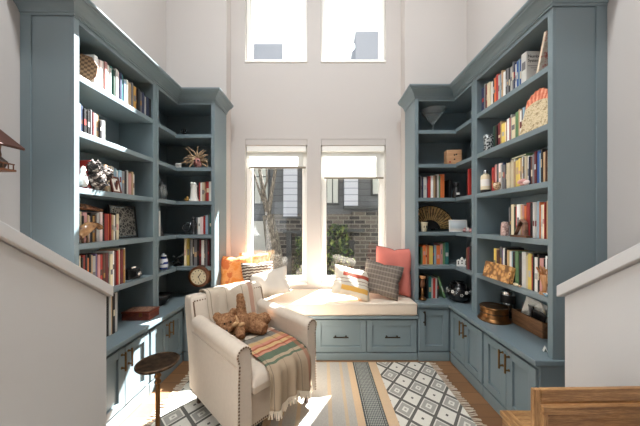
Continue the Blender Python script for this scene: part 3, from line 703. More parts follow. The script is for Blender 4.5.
# ------------------------------------------------------------------ ornaments, right
th = thing('glass_mug', 'black and white patterned glass mug at the far end of second right tier', 'mug', (1.43, LY(488.5, 1.43), TOPR[1]))
g = G('black_white_mug_pattern'); v = g.node('ShaderNodeTexVoronoi'); v.inputs['Scale'].default_value = 60; g.l.new(g.coord(), v.inputs['Vector'])
g.base(g.mix(g.mth('GREATER_THAN', v.outputs[0], .5), lin((70, 74, 76)), lin((170, 174, 174)))); g.rough(.15); M['mugpat'] = g.m
MB().lathe([(.034, 0), (.036, .01), (.033, .05), (.037, .1), (.04, .145), (.036, .145), (.033, .1), (.029, .05), (.03, .014), (.001, .012)], seg=24).build('body', M['mugpat'], th, smooth=True)
MB().tube([(-.006, .036, .125), (-.012, .07, .12), (-.014, .085, .085), (-.012, .075, .045), (-.006, .036, .03)], .006, 8).build('handle', M['glassware'], th, smooth=True)
# scalloped shell-like fan piece
g = G('coral_lace_scallop'); n = g.noise(44, 4, .7); x, y, z = g.xyz()
rr = g.mth('SQRT', g.mth('ADD', g.mth('POWER', x, 2), g.mth('POWER', z, 2)))
fib = g.mth('SINE', g.mth('MULTIPLY', g.mth('ARCTAN2', z, x), 46))
inner = g.ramp(n, [(.38, lin((150, 128, 92))), (.52, lin((222, 206, 172))), (.64, lin((170, 150, 112)))])
outer = g.ramp(g.mth('ADD', g.mth('MULTIPLY', fib, .12), n), [(.35, lin((196, 96, 70))), (.6, lin((232, 150, 118))), (.8, lin((238, 200, 170)))])
g.base(g.mix(g.mth('GREATER_THAN', rr, .185), inner, outer)); g.rough(.6); g.bump(n, .3, .01); M['scallop'] = g.m
th = thing('scallop_ornament', 'coral and cream scalloped fan ornament on the second right tier', 'ornament', (1.375, 1.652, TOPR[1]), 0, rot=(-.10, 0, -PI/2))
pts = [(-.115, 0), (.105, 0)]
for k in range(0, 29):
    a = math.radians(38+(122-38)*k/28); rr = .258*(1+.02*math.cos(k*PI*.5)); pts.append((.01+rr*math.cos(a)*.62 if k > 14 else .01+rr*math.cos(a)*.5, rr*math.sin(a)))
MB().prism(pts, -.008, .008, 'y').build('plate', M['scallop'], th, bevel=.003)
MB().box(-.06, .06, .008, .05, 0, .012).build('foot', M['cratewood'], th, bevel=.002)
th = thing('bottle', 'white bottle with a black base at the far end of the third right tier', 'bottle', (1.425, LY(485, 1.42), TOPR[2]))
MB().lathe([(.036, 0), (.038, .004), (.038, .03)], seg=22).build('base', M['black'], th, smooth=40)
MB().lathe([(.038, .03), (.038, .14), (.034, .155), (.018, .165), (.018, .17)], seg=22).build('body', cmat('cr'), th, smooth=40)
MB().lathe([(.021, .17), (.021, .195), (.018, .2)], seg=18).build('stopper', M['silver'], th, smooth=40)
MB().lathe([(.0384, .06), (.0384, .12)], seg=22, arc=2*PI).build('label_band', M['white'], th, smooth=40)
g = G('speckled_shell'); n = g.noise(60, 4, .8); g.base(g.ramp(n, [(.38, lin((70, 52, 42))), (.5, lin((196, 160, 120))), (.6, lin((234, 222, 200)))])); g.rough(.25); M['speckle'] = g.m
th = thing('bowl', 'small round speckled shell bowl in front of the third right tier books', 'bowl', (1.377, LY(497, 1.377), TOPR[2]))
MB().lathe([(.014, 0), (.012, .006), (.026, .025), (.03, .045), (.024, .06), (.02, .06), (.025, .045), (.02, .025), (.001, .012)], seg=20).build('body', M['speckle'], th, smooth=True)
MB().lathe([(.024, .058), (.026, .062), (.02, .062)], seg=20).build('rim', M['brass'], th, smooth=True)
th = thing('shell', 'pinkish curled seashell in front of the yellow books, third right tier', 'seashell', (1.378, LY(523, 1.378), TOPR[2]+.001))
b = MB(); b.tube([(0, .03*math.cos(a)*(1-a/15), .02+.016*math.sin(a)*(1-a/15)) for a in [k*.5 for k in range(24)]], [.016-.0006*k for k in range(24)], 8); b.build('whorl', cmat('pk'), th, smooth=True)
MB().ell((-.002, -.03, .018), (.012, .028, .016), 12, 8).build('lip', cmat('lp'), th, smooth=True)
th = thing('jar', 'small pink stone jar left of the books on the fourth right tier', 'jar', (1.402, LY(504.5, 1.40), TOPR[3]))
g = G('pink_granite'); n = g.noise(70, 3); g.base(g.ramp(n, [(.4, lin((140, 110, 104))), (.6, lin((206, 176, 166)))])); g.rough(.5)
MB().lathe([(.026, 0), (.028, .01), (.026, .08), (.02, .092)], seg=18).build('body', g.m, th, smooth=40)
MB().lathe([(.024, .092), (.02, .103), (.006, .108)], seg=18).build('lid', g.m, th, smooth=40)
th = thing('folded_sculpture', 'brown angular stone sculpture in front of the fourth right tier books', 'sculpture', (1.372, LY(520.5, 1.37), TOPR[3]), -PI/2)
g = G('brown_soapstone'); n = g.noise(16, 3); g.base(g.ramp(n, [(.4, lin((70, 50, 42))), (.6, lin((160, 124, 104)))])); g.rough(.35); M['soap'] = g.m
MB().prism([(-.05, .014), (-.045, .014), (.012, .112), (.034, .095), (.04, .014), (.05, .014), (.045, .1), (.02, .125), (0, .122)], -.014, .014, 'y').build('arch', M['soap'], th, bevel=.004)
MB().box(-.075, .075, -.022, .02, 0, .014).build('base', M['walnut'], th, bevel=.003)
# floral box leaning on the fifth tier, shells, wooden hand
g = G('gold_floral_box'); v = g.node('ShaderNodeTexVoronoi'); v.inputs['Scale'].default_value = 28; g.l.new(g.coord(), v.inputs['Vector']); n = g.noise(30, 3)
g.base(g.ramp(g.mth('ADD', v.outputs[0], g.mth('MULTIPLY', n, .4)), [(.3, lin((150, 70, 44))), (.45, lin((216, 176, 116))), (.7, lin((196, 140, 80))), (.9, lin((120, 84, 50)))])); g.rough(.5); M['floral'] = g.m
yb = (LY(486, 1.36)+LY(511, 1.36))/2
th = thing('gift_box', 'flat gold and orange floral box leaning against the fifth right tier books', 'box', (1.363, yb, TOPR[4]), 0, rot=(-.22, 0, -PI/2))
MB().box(-.145, .145, -.02, .004, 0.004, .125).build('body', M['floral'], th, bevel=.002)
MB().box(-.148, .148, -.03, -.018, 0.002, .128).build('lid', M['floral'], th, bevel=.002)
for i, (px, w) in enumerate(((486, .014), (491, .011), (496, .015), (501, .012), (506.5, .015), (511, .018), (515.5, .02), (519.5, .015))):
    y = LY(px, 1.345 if px < 512 else 1.37); xx = 1.347 if px < 509 else 1.372
    o = MB(); o.ell((0, 0, w*.55), (w*.7, w, w*.55), 10, 7); o.ell((0, w*.7, w*.5), (w*.4, w*.5, w*.4), 8, 6)
    tag(o.build('shell', M['speckle'] if i % 2 else cmat('cr'), loc=(xx if px > 509 else 1.3745-.0095, y, TOPR[4]), smooth=True), 'small pale seashell on the fifth right shelf edge, %s from the left' % ordn(i), 'seashell', 'seashells along the shelf edge')
th = thing('wooden_hand', 'jointed wooden artist hand standing at the near end of the fifth right tier', 'hand model', (1.395, LY(543.5, 1.385), TOPR[4]), -PI/2+.2)
hw = woodmat('pale_hand_wood', (150, 96, 56), (206, 156, 108), 2, 20, .45)
MB().lathe([(.03, 0), (.03, .012), (.02, .016)], seg=20).build('base', hw, th, smooth=40)
MB().tube([(0, -.0, .014), (.002, 0, .05), (0, 0, .08), (-.004, 0, .105), (-.006, 0, .122)], [.014, .015, .02, .026, .02], 12).build('palm', hw, th, smooth=True)
for i, (dx, L, lean) in enumerate(((-.024, .05, -.012), (-.011, .062, -.005), (.003, .058, 0.002), (.015, .046, .008))):
    MB().tube([(dx, 0, .115), (dx+lean*.5, -.003, .115+L*.4), (dx+lean, -.01, .115+L*.75), (dx+lean, -.02, .115+L)], [.0075, .0068, .006, .0045], 8).build('finger', hw, th, smooth=True)
MB().tube([(.018, -.002, .075), (.036, -.008, .095), (.042, -.014, .115), (.04, -.02, .13)], [.009, .0085, .007, .005], 8).build('thumb', hw, th, smooth=True)
th = thing('trinket_dish', 'small pale blue trinket at the foot of the wooden hand', 'trinket', (1.378, LY(548-2, 1.375)-.012, TOPR[4]))
MB().lathe([(.012, 0), (.022, .012), (.026, .016), (.022, .016), (.01, .006), (.001, .006)], seg=18).build('dish', cmat('lb'), th, smooth=True)
MB().ell((0, 0, .014), (.01, .012, .008), 10, 7).build('stone', M['white'], th, smooth=True)
# counter, right
th = thing('brass_tin', 'round aged brass tin with flared base on the right countertop', 'tin', (1.43, 2.12, CTZ))
MB().lathe([(.114, 0), (.12, .006), (.117, .016), (.104, .026), (.1, .034), (.1, .1), (.096, .1)], seg=40).build('body', M['brass'], th, smooth=40)
MB().lathe([(.103, .1), (.105, .108), (.1, .116), (.092, .112), (.03, .118), (.001, .119)], seg=40).build('lid', M['brass'], th, smooth=40)
MB().lathe([(.101, .062), (.103, .066), (.101, .07)], seg=40).build('band', M['bronze'], th, smooth=40)
th = thing('canister', 'tall silver and black canister standing behind the brass tin', 'canister', (1.603, 2.20, CTZ))
MB().lathe([(.05, 0), (.052, .004), (.052, .05)], seg=28).build('foot', M['black'], th, smooth=40)
MB().lathe([(.05, .05), (.05, .19), (.047, .195)], seg=28).build('body', M['silver'], th, smooth=40)
MB().lathe([(.053, .195), (.053, .215), (.045, .222), (.001, .224)], seg=28).build('lid', M['silver'], th, smooth=40)
MB().lathe([(.0515, .12), (.0515, .185)], seg=28).build('label_band', M['black'], th, smooth=40)
ya, yb = LY(550, 1.36), LY(515, 1.35)
th = thing('wooden_crate', 'worn wooden crate of papers near the end of the right countertop', 'crate', (1.597, 1.92, CTZ), -.02)
L = .148; w = .062; hh = .112; t = .012
MB().box(-w, -w+t, -L, L, 0, hh).build('side_board', M['cratewood'], th, bevel=.002)
MB().box(w-t, w, -L, L, 0, hh).build('side_board', M['cratewood'], th, bevel=.002)
MB().box(-w+t, w-t, -L, -L+t, 0, hh-.004).build('end_board', M['cratewood'], th, bevel=.002)
MB().box(-w+t, w-t, L-t, L, 0, hh-.004).build('end_board', M['cratewood'], th, bevel=.002)
MB().box(-w+t, w-t, -L+t, L-t, .002, .012).build('bottom_board', M['cratewood'], th)
cx, cy = th.location.x, th.location.y
def sheet(lab, x, y, z, w, h, rot, mat, name='paper_sheet'):
    b = MB(); n = 6; vs = []; fs = []
    for i in range(n+1):
        for j in range(n+1):
            u, v = i/n-.5, j/n; vs.append((u*w, .016*math.sin(v*2.4)+.008*math.cos(u*5), v*h))
    for i in range(n):
        for j in range(n): a = i*(n+1)+j; fs.append((a, a+1, a+n+2, a+n+1))
    b.add(vs, fs); o = b.build(name, mat, loc=(x, y, z), rot=rot, smooth=True)
    m = o.modifiers.new('thickness', 'SOLIDIFY'); m.thickness = .0012
    return tag(o, lab, 'paper', 'papers in the wooden crate')
sheet('white folded paper standing up at the far end of the wooden crate', cx, cy+.05, CTZ+.016, .15, .21, (.08, .3, -1.1), M['white'])
sheet('white sheet leaning towards the room at the near end of the wooden crate', cx+.005, cy-.06, CTZ+.016, .13, .19, (-.1, -.42, -1.35), M['white'])
sheet('cream leaflet in the middle of the wooden crate', cx+.02, cy+.0, CTZ+.016, .12, .15, (.05, .1, -1.5), cmat('cr'))
for i, (dy, k, rx) in enumerate(((-.025, 'bk', .2), (.02, 'bk', -.3), (.075, 'gy', .1))):
    sheet(('black printed leaflet leaning forward in the wooden crate', 'black glossy leaflet behind the white sheets in the crate', 'grey leaflet at the far corner of the crate')[i], cx-.01, cy+dy, CTZ+.016, .09, .14+.01*i, (rx*.5, rx, -1.2-.2*i), cmat(k))
th = thing('place_card', 'small white folded card standing at the near end of the right countertop', 'card', (1.405, 1.605, CTZ), -.5)
MB().prism([(-.011, 0), (-.0095, 0), (0, .026), (.0095, 0), (.011, 0), (.001, .03), (-.001, .03)], -.014, .014, 'y').build('card', M['white'], th)
# --- right corner shelves
th = thing('martini_glass', 'oversized clear martini glass on the top tier of the right corner bookcase', 'glass', (BX(433, 2.78), 2.78, TOPR[0]))
MB().lathe([(.055, 0), (.055, .004), (.02, .008), (.006, .016), (.005, .1), (.008, .112)], seg=28).build('stem', M['glassware'], th, smooth=40)
MB().lathe([(.008, .11), (.04, .145), (.132, .262), (.128, .264), (.036, .15), (.003, .12)], seg=36).build('cup', M['glassware'], th, smooth=40)
th = thing('wooden_box', 'small square pale wood box with a simple face of holes, right corner bookcase', 'box', (BX(455, 2.66), 2.70, TOPR[1]), -.1)
pine = woodmat('pale_pine', (176, 128, 90), (214, 172, 134), 0, 16, .5)
MB().box(-.075, .075, -.035, .05, 0, .155).build('body', pine, th, bevel=.004)
for dx, dz in ((.0, .1), (0, .055), (.02, .105)): MB().lathe([(.008, 0), (.008, .004)], seg=14).build('hole', M['black'], th, loc=(dx, -.034, dz), rot=(PI/2, 0, 0))
MB().lathe([(.009, 0), (.009, .004)], seg=14).build('red_dot', cmat('rd'), th, loc=(-.045, -.034, .028), rot=(PI/2, 0, 0))
th = thing('figurine', 'black seated figurine with a pale collar right of the orange book, right corner bookcase', 'figurine', (BX(455.5, 2.66), 2.645, TOPR[2]))
b = MB(); b.lathe([(.038, 0), (.04, .02), (.03, .07), (.02, .1), (.013, .115)], seg=16); b.ell((0, 0, .135), (.022, .022, .026)); b.build('body', M['black'], th, smooth=True)
MB().box(-.016, .016, -.041, -.03, .028, .05).build('collar', M['white'], th, bevel=.003)
for sgn in (-1, 1): MB().ell((sgn*.02, 0, .152), .009, 10, 8).build('ear', M['black'], th, smooth=True)
# dark folding fan
th = thing('folding_fan', 'large open folding fan in black and gold standing in the right corner bookcase', 'fan', (BX(430, 2.84), 2.84, TOPR[3]+.005), 0, rot=(-.06, 0, 0))
nl = 17; R0, R1 = .115, .27; fanx = 0
g = G('gold_leaf_print'); n = g.noise(40, 3, .7); g.base(g.ramp(n, [(.36, lin((112, 86, 52))), (.5, lin((214, 178, 120)))])); g.rough(.4); M['fangold'] = g.m
for k in range(nl):
    a0 = math.radians(139-134*k/nl); a1 = math.radians(139-134*(k+1)/nl); am = (a0+a1)/2; sx = 1.02
    P = lambda r, a, y: (fanx+r*math.cos(a)*sx, y, .004+r*math.sin(a))
    b = MB(); y0, y1 = 0, -.012
    f = [P(R0, a0, y0), P(R1, a0, y0), P(R1, am, y1), P(R0, am, y1), P(R0, a1, y0), P(R1, a1, y0)]
    bk_ = [(p[0], p[1]+.002, p[2]) for p in f]
    b.add(f+bk_, [(0, 1, 2, 3), (3, 2, 5, 4), (6, 9, 8, 7), (9, 10, 11, 8), (0, 3, 9, 6), (3, 4, 10, 9), (1, 7, 8, 2), (2, 8, 11, 5), (0, 6, 7, 1), (4, 5, 11, 10)])
    b.build('leaf', M['fangold'] if k % 1 == 0 else M['black'], th)
    MB().tube([P(.012, am, -.002), P(R0, am, -.006), P(R1+.004, am, -.0135)], [.0035, .004, .003], 5).build('rib', M['black'], th)
b = MB(); b.tube([P(R1+.002, math.radians(139-134*k/30), -.004) for k in range(31)], .006, 6); b.build('rim', M['black'], th)
b = MB(); b.prism([(fanx+R0*math.cos(math.radians(139-134*k/20)), .004+R0*math.sin(math.radians(139-134*k/20))) for k in range(21)], .001, .004, 'y'); b.build('guard', M['black'], th)
th = thing('cup', 'small cream cup with dark print in front of the folding fan', 'cup', (BX(424.4, 2.69), 2.70, TOPR[3]))
MB().lathe([(.026, 0), (.028, .004), (.036, .09), (.038, .1), (.034, .1), (.025, .01), (.001, .008)], seg=22).build('body', cmat('cr'), th, smooth=True)
for dx in (-.012, .012): MB().box(dx-.004, dx+.004, -.036, -.031, .04, .062).build('print', M['black'], th)
th = thing('photo_frame', 'white framed pale photograph on the fourth tier of the right corner bookcase', 'picture frame', (BX(458, 2.67), 2.66, TOPR[3]), 0, rot=(0, 0, -.12))
g = G('pale_landscape_photo'); x, y, z = g.xyz(); n = g.noise(12, 3)
g.base(g.ramp(g.mth('ADD', z, g.mth('MULTIPLY', n, .03)), [(.03, lin((214, 206, 196))), (.06, lin((186, 196, 200))), (.1, lin((214, 222, 226)))])); g.rough(.2)
frame(th, .09, .125, .012, .01, M['white'], g.m, -.14)
for i, (dx, k) in enumerate(((464.5, 'pk'), (468, 'lp'), (471, 'pk'))):
    Y = 2.57-.06*i; o = MB(); o.ell((0, 0, .016), (.018, .018, .016), 10, 7); o.ell((0, -.006, .036), (.01, .01, .011), 8, 6)
    tag(o.build('trinket', cmat(k), loc=(max(BX(dx, Y), 1.385), Y, TOPR[3]), smooth=True), ('rose pink pebble trinket nearest the white photo frame', 'pale pink pebble trinket in the middle of three by the photo frame', 'pink pebble trinket beside the upright of the right corner bookcase')[i], 'trinket', 'pink trinkets')
th = thing('castle_ornament', 'small white ceramic town houses on the fifth tier of the right corner bookcase', 'ornament', (BX(462, 2.60), 2.60, TOPR[4]), -.5)
for dx, h, w in ((-.032, .07, .016), (0, .095, .017), (.033, .078, .016)):
    t_ = MB().prism([(dx-w, 0), (dx+w, 0), (dx+w, h*.75), (dx, h), (dx-w, h*.75)], -.02, .02, 'y').build('house', M['white'], th, bevel=.002)
    for zz in (.25, .52): MB().box(dx-.006, dx+.006, -.021, -.0195, h*zz, h*zz+.014).build('window_hole', M['black'], t_)
# counter corner: boot figurine and black floral vase
th = thing('candlestick', 'turned wooden candlestick on a curved gilt foot at the right bench corner', 'candlestick', (BX(422.5, 2.66), 2.66, CTZ))
MB().lathe([(.038, 0), (.04, .008), (.03, .018), (.016, .03), (.014, .05), (.02, .06), (.015, .07), (.014, .12)], seg=20).build('foot', M['brass'], th, smooth=True)
MB().lathe([(.014, .12), (.026, .14), (.028, .17), (.02, .2), (.018, .22)], seg=20).build('stem', M['walnut'], th, smooth=True)
MB().lathe([(.03, .22), (.032, .228), (.03, .25), (.022, .252)], seg=20).build('cup', hw, th, smooth=True)
MB().tube([(0, -.02, .03), (-.01, -.045, .022), (-.025, -.062, .012)], [.012, .011, .008], 8).build('toe', M['brass'], th, smooth=True)
th = thing('vase', 'squat glossy black vase painted with white flowers on the right countertop corner', 'vase', (1.405, 2.62, CTZ))
MB().lathe([(.06, 0), (.085, .02), (.11, .07), (.105, .12), (.075, .16), (.045, .175), (.04, .19), (.05, .2), (.044, .2), (.034, .185), (.001, .17)], seg=36).build('body', M['blackgloss'], th, smooth=True)
for k in range(9):
    a = PI*(.8+1.0*k/8)+r2.uniform(-.1, .1); zz = r2.choice((.05, .085, .11)); rr = .112 if zz < .1 else .107
    c = Vector((math.cos(a)*rr, math.sin(a)*rr, zz)); b = MB()
    n_ = Vector((math.cos(a), math.sin(a), 0)); t1 = Vector((-math.sin(a), math.cos(a), 0)); t2 = Vector((0, 0, 1))
    for j in range(5):
        q = c+(t1*math.cos(2*PI*j/5)+t2*math.sin(2*PI*j/5))*.011; b.ell(q, .0065, 7, 5)
    b.build('painted_flower', M['silver'] if k % 3 else M['white'], th, smooth=True)
for k, a in enumerate((PI*1.1, PI*1.55)):
    b = MB(); b.tube([(math.cos(a)*.05, math.sin(a)*.05, .185), (math.cos(a)*.1, math.sin(a)*.1, .2), (math.cos(a)*.115, math.sin(a)*.115, .165), (math.cos(a)*.1, math.sin(a)*.1, .135)], .007, 8); b.build('handle', M['blackgloss'], th, smooth=True)
# ------------------------------------------------------------------ rug
g = G('flatweave_rug'); x, y, z = g.xyz(); mth = g.mth
u = mth('DIVIDE', mth('ADD', x, 3.01), .186); v = mth('DIVIDE', mth('SUBTRACT', mth('ADD', y, 2.0), mth('MULTIPLY', x, .17)), .21)
a = mth('ADD', u, v); b_ = mth('SUBTRACT', u, v)
fa, fb = mth('FRACT', a), mth('FRACT', b_)
d = mth('MINIMUM', mth('MINIMUM', fa, mth('SUBTRACT', 1, fa)), mth('MINIMUM', fb, mth('SUBTRACT', 1, fb)))
par = mth('FLOORED_MODULO', mth('ADD', mth('FLOOR', a), mth('FLOOR', b_)), 2)
W_, K_, GY, IV = lin((226, 222, 212)), lin((98, 96, 92)), lin((168, 165, 158)), lin((206, 200, 188))
ra = g.ramp(d, [(0, K_), (.075, W_), (.14, GY), (.34, W_), (.43, GY)], True)
rb_ = g.ramp(d, [(0, K_), (.075, W_), (.43, K_)], True)
dia = g.mix(par, ra, rb_)
tx = g.noise(180, 2, stretch=(1, .4, 1))
T0, T1 = lin((214, 184, 150)), lin((196, 176, 150))
fine = mth('SINE', mth('MULTIPLY', x, 520)); weave = mth('SINE', mth('MULTIPLY', y, 300))
plain = g.mix(tx, lin((158, 154, 147)), lin((200, 195, 187)))
stripe = g.mix(mth('GREATER_THAN', mth('ADD', mth('MULTIPLY', fine, .5), mth('MULTIPLY', weave, .35)), .05), lin((84, 92, 92)), lin((170, 170, 164)))
ax = mth('ABSOLUTE', mth('ADD', x, .055))
sel = lambda lo, hi: mth('MULTIPLY', mth('GREATER_THAN', ax, lo), mth('LESS_THAN', ax, hi))
col = plain
for lo, hi, cc in ((.10, .13, T1), (.22, .245, T1), (.30, .355, T0), (.355, .507, stripe), (.507, .585, T0)): col = g.mix(sel(lo, hi), col, cc)
for e in (.358, .376, .486, .504): col = g.mix(sel(e, e+.006), col, lin((50, 54, 54)))
col = g.mix(mth('GREATER_THAN', ax, .585), col, dia)
g.base(g.mix(mth('MULTIPLY', tx, .25), col, lin((120, 112, 102)))); g.rough(.95); g.b.inputs['Specular IOR Level'].default_value = .1
g.bump(g.noise(260, 2), .5, .004); M['rug'] = g.m
RX0, RX1, RY0, RY1 = -1.165, 1.055, .35, 2.515
th = thing('area_rug', 'flat woven rug with diamond bands, stripes and fringed ends on the wood floor', 'rug', (0, 0, 0))
MB().box(RX0, RX1, RY0, RY1, .0005, .009).build('rug_body', M['rug'], th, bevel=.002)
r3 = random.Random(9)
for xe, sg in ((RX1, 1), (RX0, -1)):
    b = MB(); n = 120
    for k in range(n):
        yy = RY0+(RY1-RY0)*(k+.5)/n; dx = sg*r3.uniform(.05, .075); dy = r3.uniform(-.016, .016)
        b.tube([(xe-sg*.004, yy, .006), (xe+dx*.5, yy+dy*.4, .007), (xe+dx, yy+dy, .004)], [.0042, .0036, .0048], 5)
    b.build('fringe', pmat('rug_fringe_cotton', (206, 190, 172), .95, var=.15, scale=60), th)

# ------------------------------------------------------------------ armchair
AX, AY, AR = -.5384, 1.966, .825
ch = thing('armchair', 'oatmeal linen rolled-arm armchair with nailhead trim standing on the rug', 'armchair', (AX, AY, .009), AR)
FX = Vector((math.cos(AR), math.sin(AR), 0)); FY = Vector((-math.sin(AR), math.cos(AR), 0))
def cw(x, y, z): p = Vector((AX, AY, .009))+FX*x+FY*y; return (p.x, p.y, p.z+z)
MB().box(-.245, .245, -.335, .30, .10, .31).build('seat_base', M['linen'], ch, bevel=.012, seg=3, smooth=True)
def cushion_mesh(w, d, t, n=20, crown=.02, r=.055):
    b = MB(); vs = []; fs = []
    def shp(u): return math.copysign(1-(1-abs(u))**1.6, u)
    for top in (1, 0):
        for i in range(n+1):
            for j in range(n+1):
                uu, vv = 2*i/n-1, 2*j/n-1; su, sv = shp(uu), shp(vv)
                e = max(abs(su), abs(sv)); k = (1-max(0, (e-.78)/.22)**2)**.5 if e > .78 else 1
                zt = (t/2)*k+crown*(1-su*su)*(1-sv*sv)
                vs.append((su*w, sv*d, zt if top else -(t/2)*k))
    N = (n+1)**2
    for i in range(n):
        for j in range(n):
            a = i*(n+1)+j; fs.append((a, a+n+1, a+n+2, a+1)); fs.append((N+a, N+a+1, N+a+n+2, N+a+n+1))
    b.add(vs, fs); return b
cushion_mesh(.232, .305, .15).build('seat_cushion', M['linen'], ch, loc=(0, -.085, .385), smooth=True)
b = MB(); 
def armprof(sg):
    P = [(-.232, .10), (-.232, .59)]
    for k in range(0, 15):
        t = math.radians(0+215*k/14); P.append((-.283+.052*math.cos(t), .598+.052*math.sin(t)))
    P += [(-.324, .54), (-.328, .44), (-.329, .30), (-.329, .10)]
    return [(sg*-p[0], p[1]) for p in P]
for sg in (-1, 1):
    P = armprof(sg); b = MB(); st = [(-.37, 1), (-.2, 1), (.05, 1.0), (.31, 1.0)]
    n = len(P); vs = []; fs = []
    for k, (yy, sc) in enumerate(st):
        for px, pz in P: vs.append((px, yy, pz+(.016*(k/3) if pz > .4 else 0)))
    for k in range(3):
        for j in range(n): j2 = (j+1) % n; fs.append((k*n+j, k*n+j2, (k+1)*n+j2, (k+1)*n+j))
    fs += [tuple(range(n)), tuple(3*n+j for j in range(n))]
    b.add(vs, fs); arm = b.build('arm', M['linen'], ch, bevel=.006, smooth=50)
    # nailhead line following the outline of the arm front
    c = MB(); L = P[1:]; 
    pts = []; step = .0195; acc = 0
    for (x0, z0), (x1, z1) in zip(L[:-1], L[1:]):
        D = math.hypot(x1-x0, z1-z0); t = step-acc if acc else 0
        while t <= D:
            f = t/D; pts.append((x0+(x1-x0)*f, z0+(z1-z0)*f)); t += step
        acc = D-(t-step)
    cx = sg*.283
    for (px, pz) in pts:
        if pz > .486 or True:
            inx = (cx-px)*.14; inz = (.598-pz)*.14 if pz > .54 else 0
            if pz <= .54: inx = -.010*(1 if px*sg > .28 else -1)*sg
            c.ell((px+inx, -.373, pz+inz), (.0058, .0045, .0058), 8, 6)
    c.build('nailhead_trim', M['nail'], arm, smooth=True)
    # welt where the arm roll meets the side
    MB().tube([(sg*.327, -.36, .535), (sg*.327, .0, .541), (sg*.327, .30, .549)], .004, 6).build('welt', M['linen'], arm, smooth=True)
# back
b = MB(); rows = [(.10, .18, .372, .326), (.30, .20, .385, .326), (.45, .235, .41, .327), (.60, .285, .44, .327), (.72, .325, .468, .326), (.775, .343, .478, .322), (.797, .362, .468, .314)]
vs = []; fs = []
nx = 8
for z_, yf, yb2, w in rows:
    for k in range(nx+1): vs.append((-w+2*w*k/nx, yf-.012*math.sin(PI*k/nx)*(1 if .3 < z_ < .8 else 0), z_))
    for k in range(nx, -1, -1): vs.append((-w+2*w*k/nx, yb2, z_))
m_ = 2*(nx+1)
for i in range(len(rows)-1):
    for j in range(m_): j2 = (j+1) % m_; fs.append((i*m_+j, i*m_+j2, (i+1)*m_+j2, (i+1)*m_+j))
fs += [tuple(range(m_)), tuple((len(rows)-1)*m_+j for j in range(m_))]
b.add(vs, fs); back = b.build('backrest', M['linen'], ch, bevel=.012, seg=3, smooth=60)
c = MB()
for sg in (-1, 1):
    for k in range(13):
        zz = .645+.115*k/12; c.ell((sg*.305, .285+.040*(zz-.60)/.12-.002, zz), (.0065, .005, .0065), 8, 6)
for k in range(31): c.ell((-.295+.59*k/30, .340-.004*math.sin(PI*(k+2)/34), .768), (.0065, .005, .0065), 8, 6)
c.build('nailhead_trim', M['nail'], back, smooth=True)
b = MB()
for k in range(30): b.ell((-.215+.43*k/29, -.337, .118), (.006, .004, .006), 8, 6)
b.build('nailhead_trim', M['nail'], ch, smooth=True)
for x0, y0 in ((-.28, -.31), (.28, -.31), (-.28, .29), (.28, .29)):
    MB().lathe([(.016, 0), (.02, .006), (.016, .03), (.024, .07), (.03, .085), (.03, .104)], seg=18).build('leg', M['legwood'], ch, loc=(x0, y0, 0), smooth=40)

# ------------------------------------------------------------------ throw blanket over the chair
g = G('striped_woven_throw'); uvn = g.coord('UV'); sx = g.node('ShaderNodeSeparateXYZ'); g.l.new(uvn, sx.inputs[0]); U, V = sx.outputs[0], sx.outputs[1]
CRM, PK, RU, GN, GYB, DK, BG = lin((204, 190, 172)), lin((200, 132, 112)), lin((160, 78, 56)), lin((74, 100, 82)), lin((112, 112, 108)), lin((66, 60, 56)), lin((176, 156, 132))
ln = g.ramp(V, [(0, CRM), (.50, GYB), (.515, CRM), (.60, DK), (.607, GYB), (.645, BG), (.655, lin((196, 160, 110))), (.68, PK), (.70, RU), (.712, lin((206, 170, 120))), (.735, RU), (.75, PK), (.765, GN), (.80, BG), (.815, GN), (.825, BG)], True)
vert = g.ramp(U, [(0, (0, 0, 0, 1)), (.06, (1, 1, 1, 1)), (.075, (0, 0, 0, 1)), (.36, (1, 1, 1, 1)), (.37, (0, 0, 0, 1)), (.70, (1, 1, 1, 1)), (.715, (0, 0, 0, 1)), (.86, (1, 1, 1, 1)), (.95, (0, 0, 0, 1))], True)
col = g.mix(g.mth('MULTIPLY', vert, .55), ln, g.mix(g.mth('GREATER_THAN', U, .8), DK, RU))
nz = g.noise(160, 2, vec=uvn); g.base(g.mix(g.mth('MULTIPLY', nz, .3), col, BG)); g.rough(.95); g.b.inputs['Specular IOR Level'].default_value = .05
g.bump(g.noise(300, 2, vec=uvn), .5, .004); M['throw'] = g.m
path = [(.478, .58), (.488, .70), (.492, .765), (.482, .802), (.46, .816), (.41, .818), (.365, .812), (.342, .79), (.318, .72), (.296, .65), (.262, .56), (.232, .495), (.19, .482), (.10, .487), (.0, .492), (-.12, .493), (-.22, .489), (-.32, .478), (-.375, .46), (-.405, .42), (-.412, .37), (-.412, .32), (-.410, .28), (-.412, .25), (-.414, .215)]
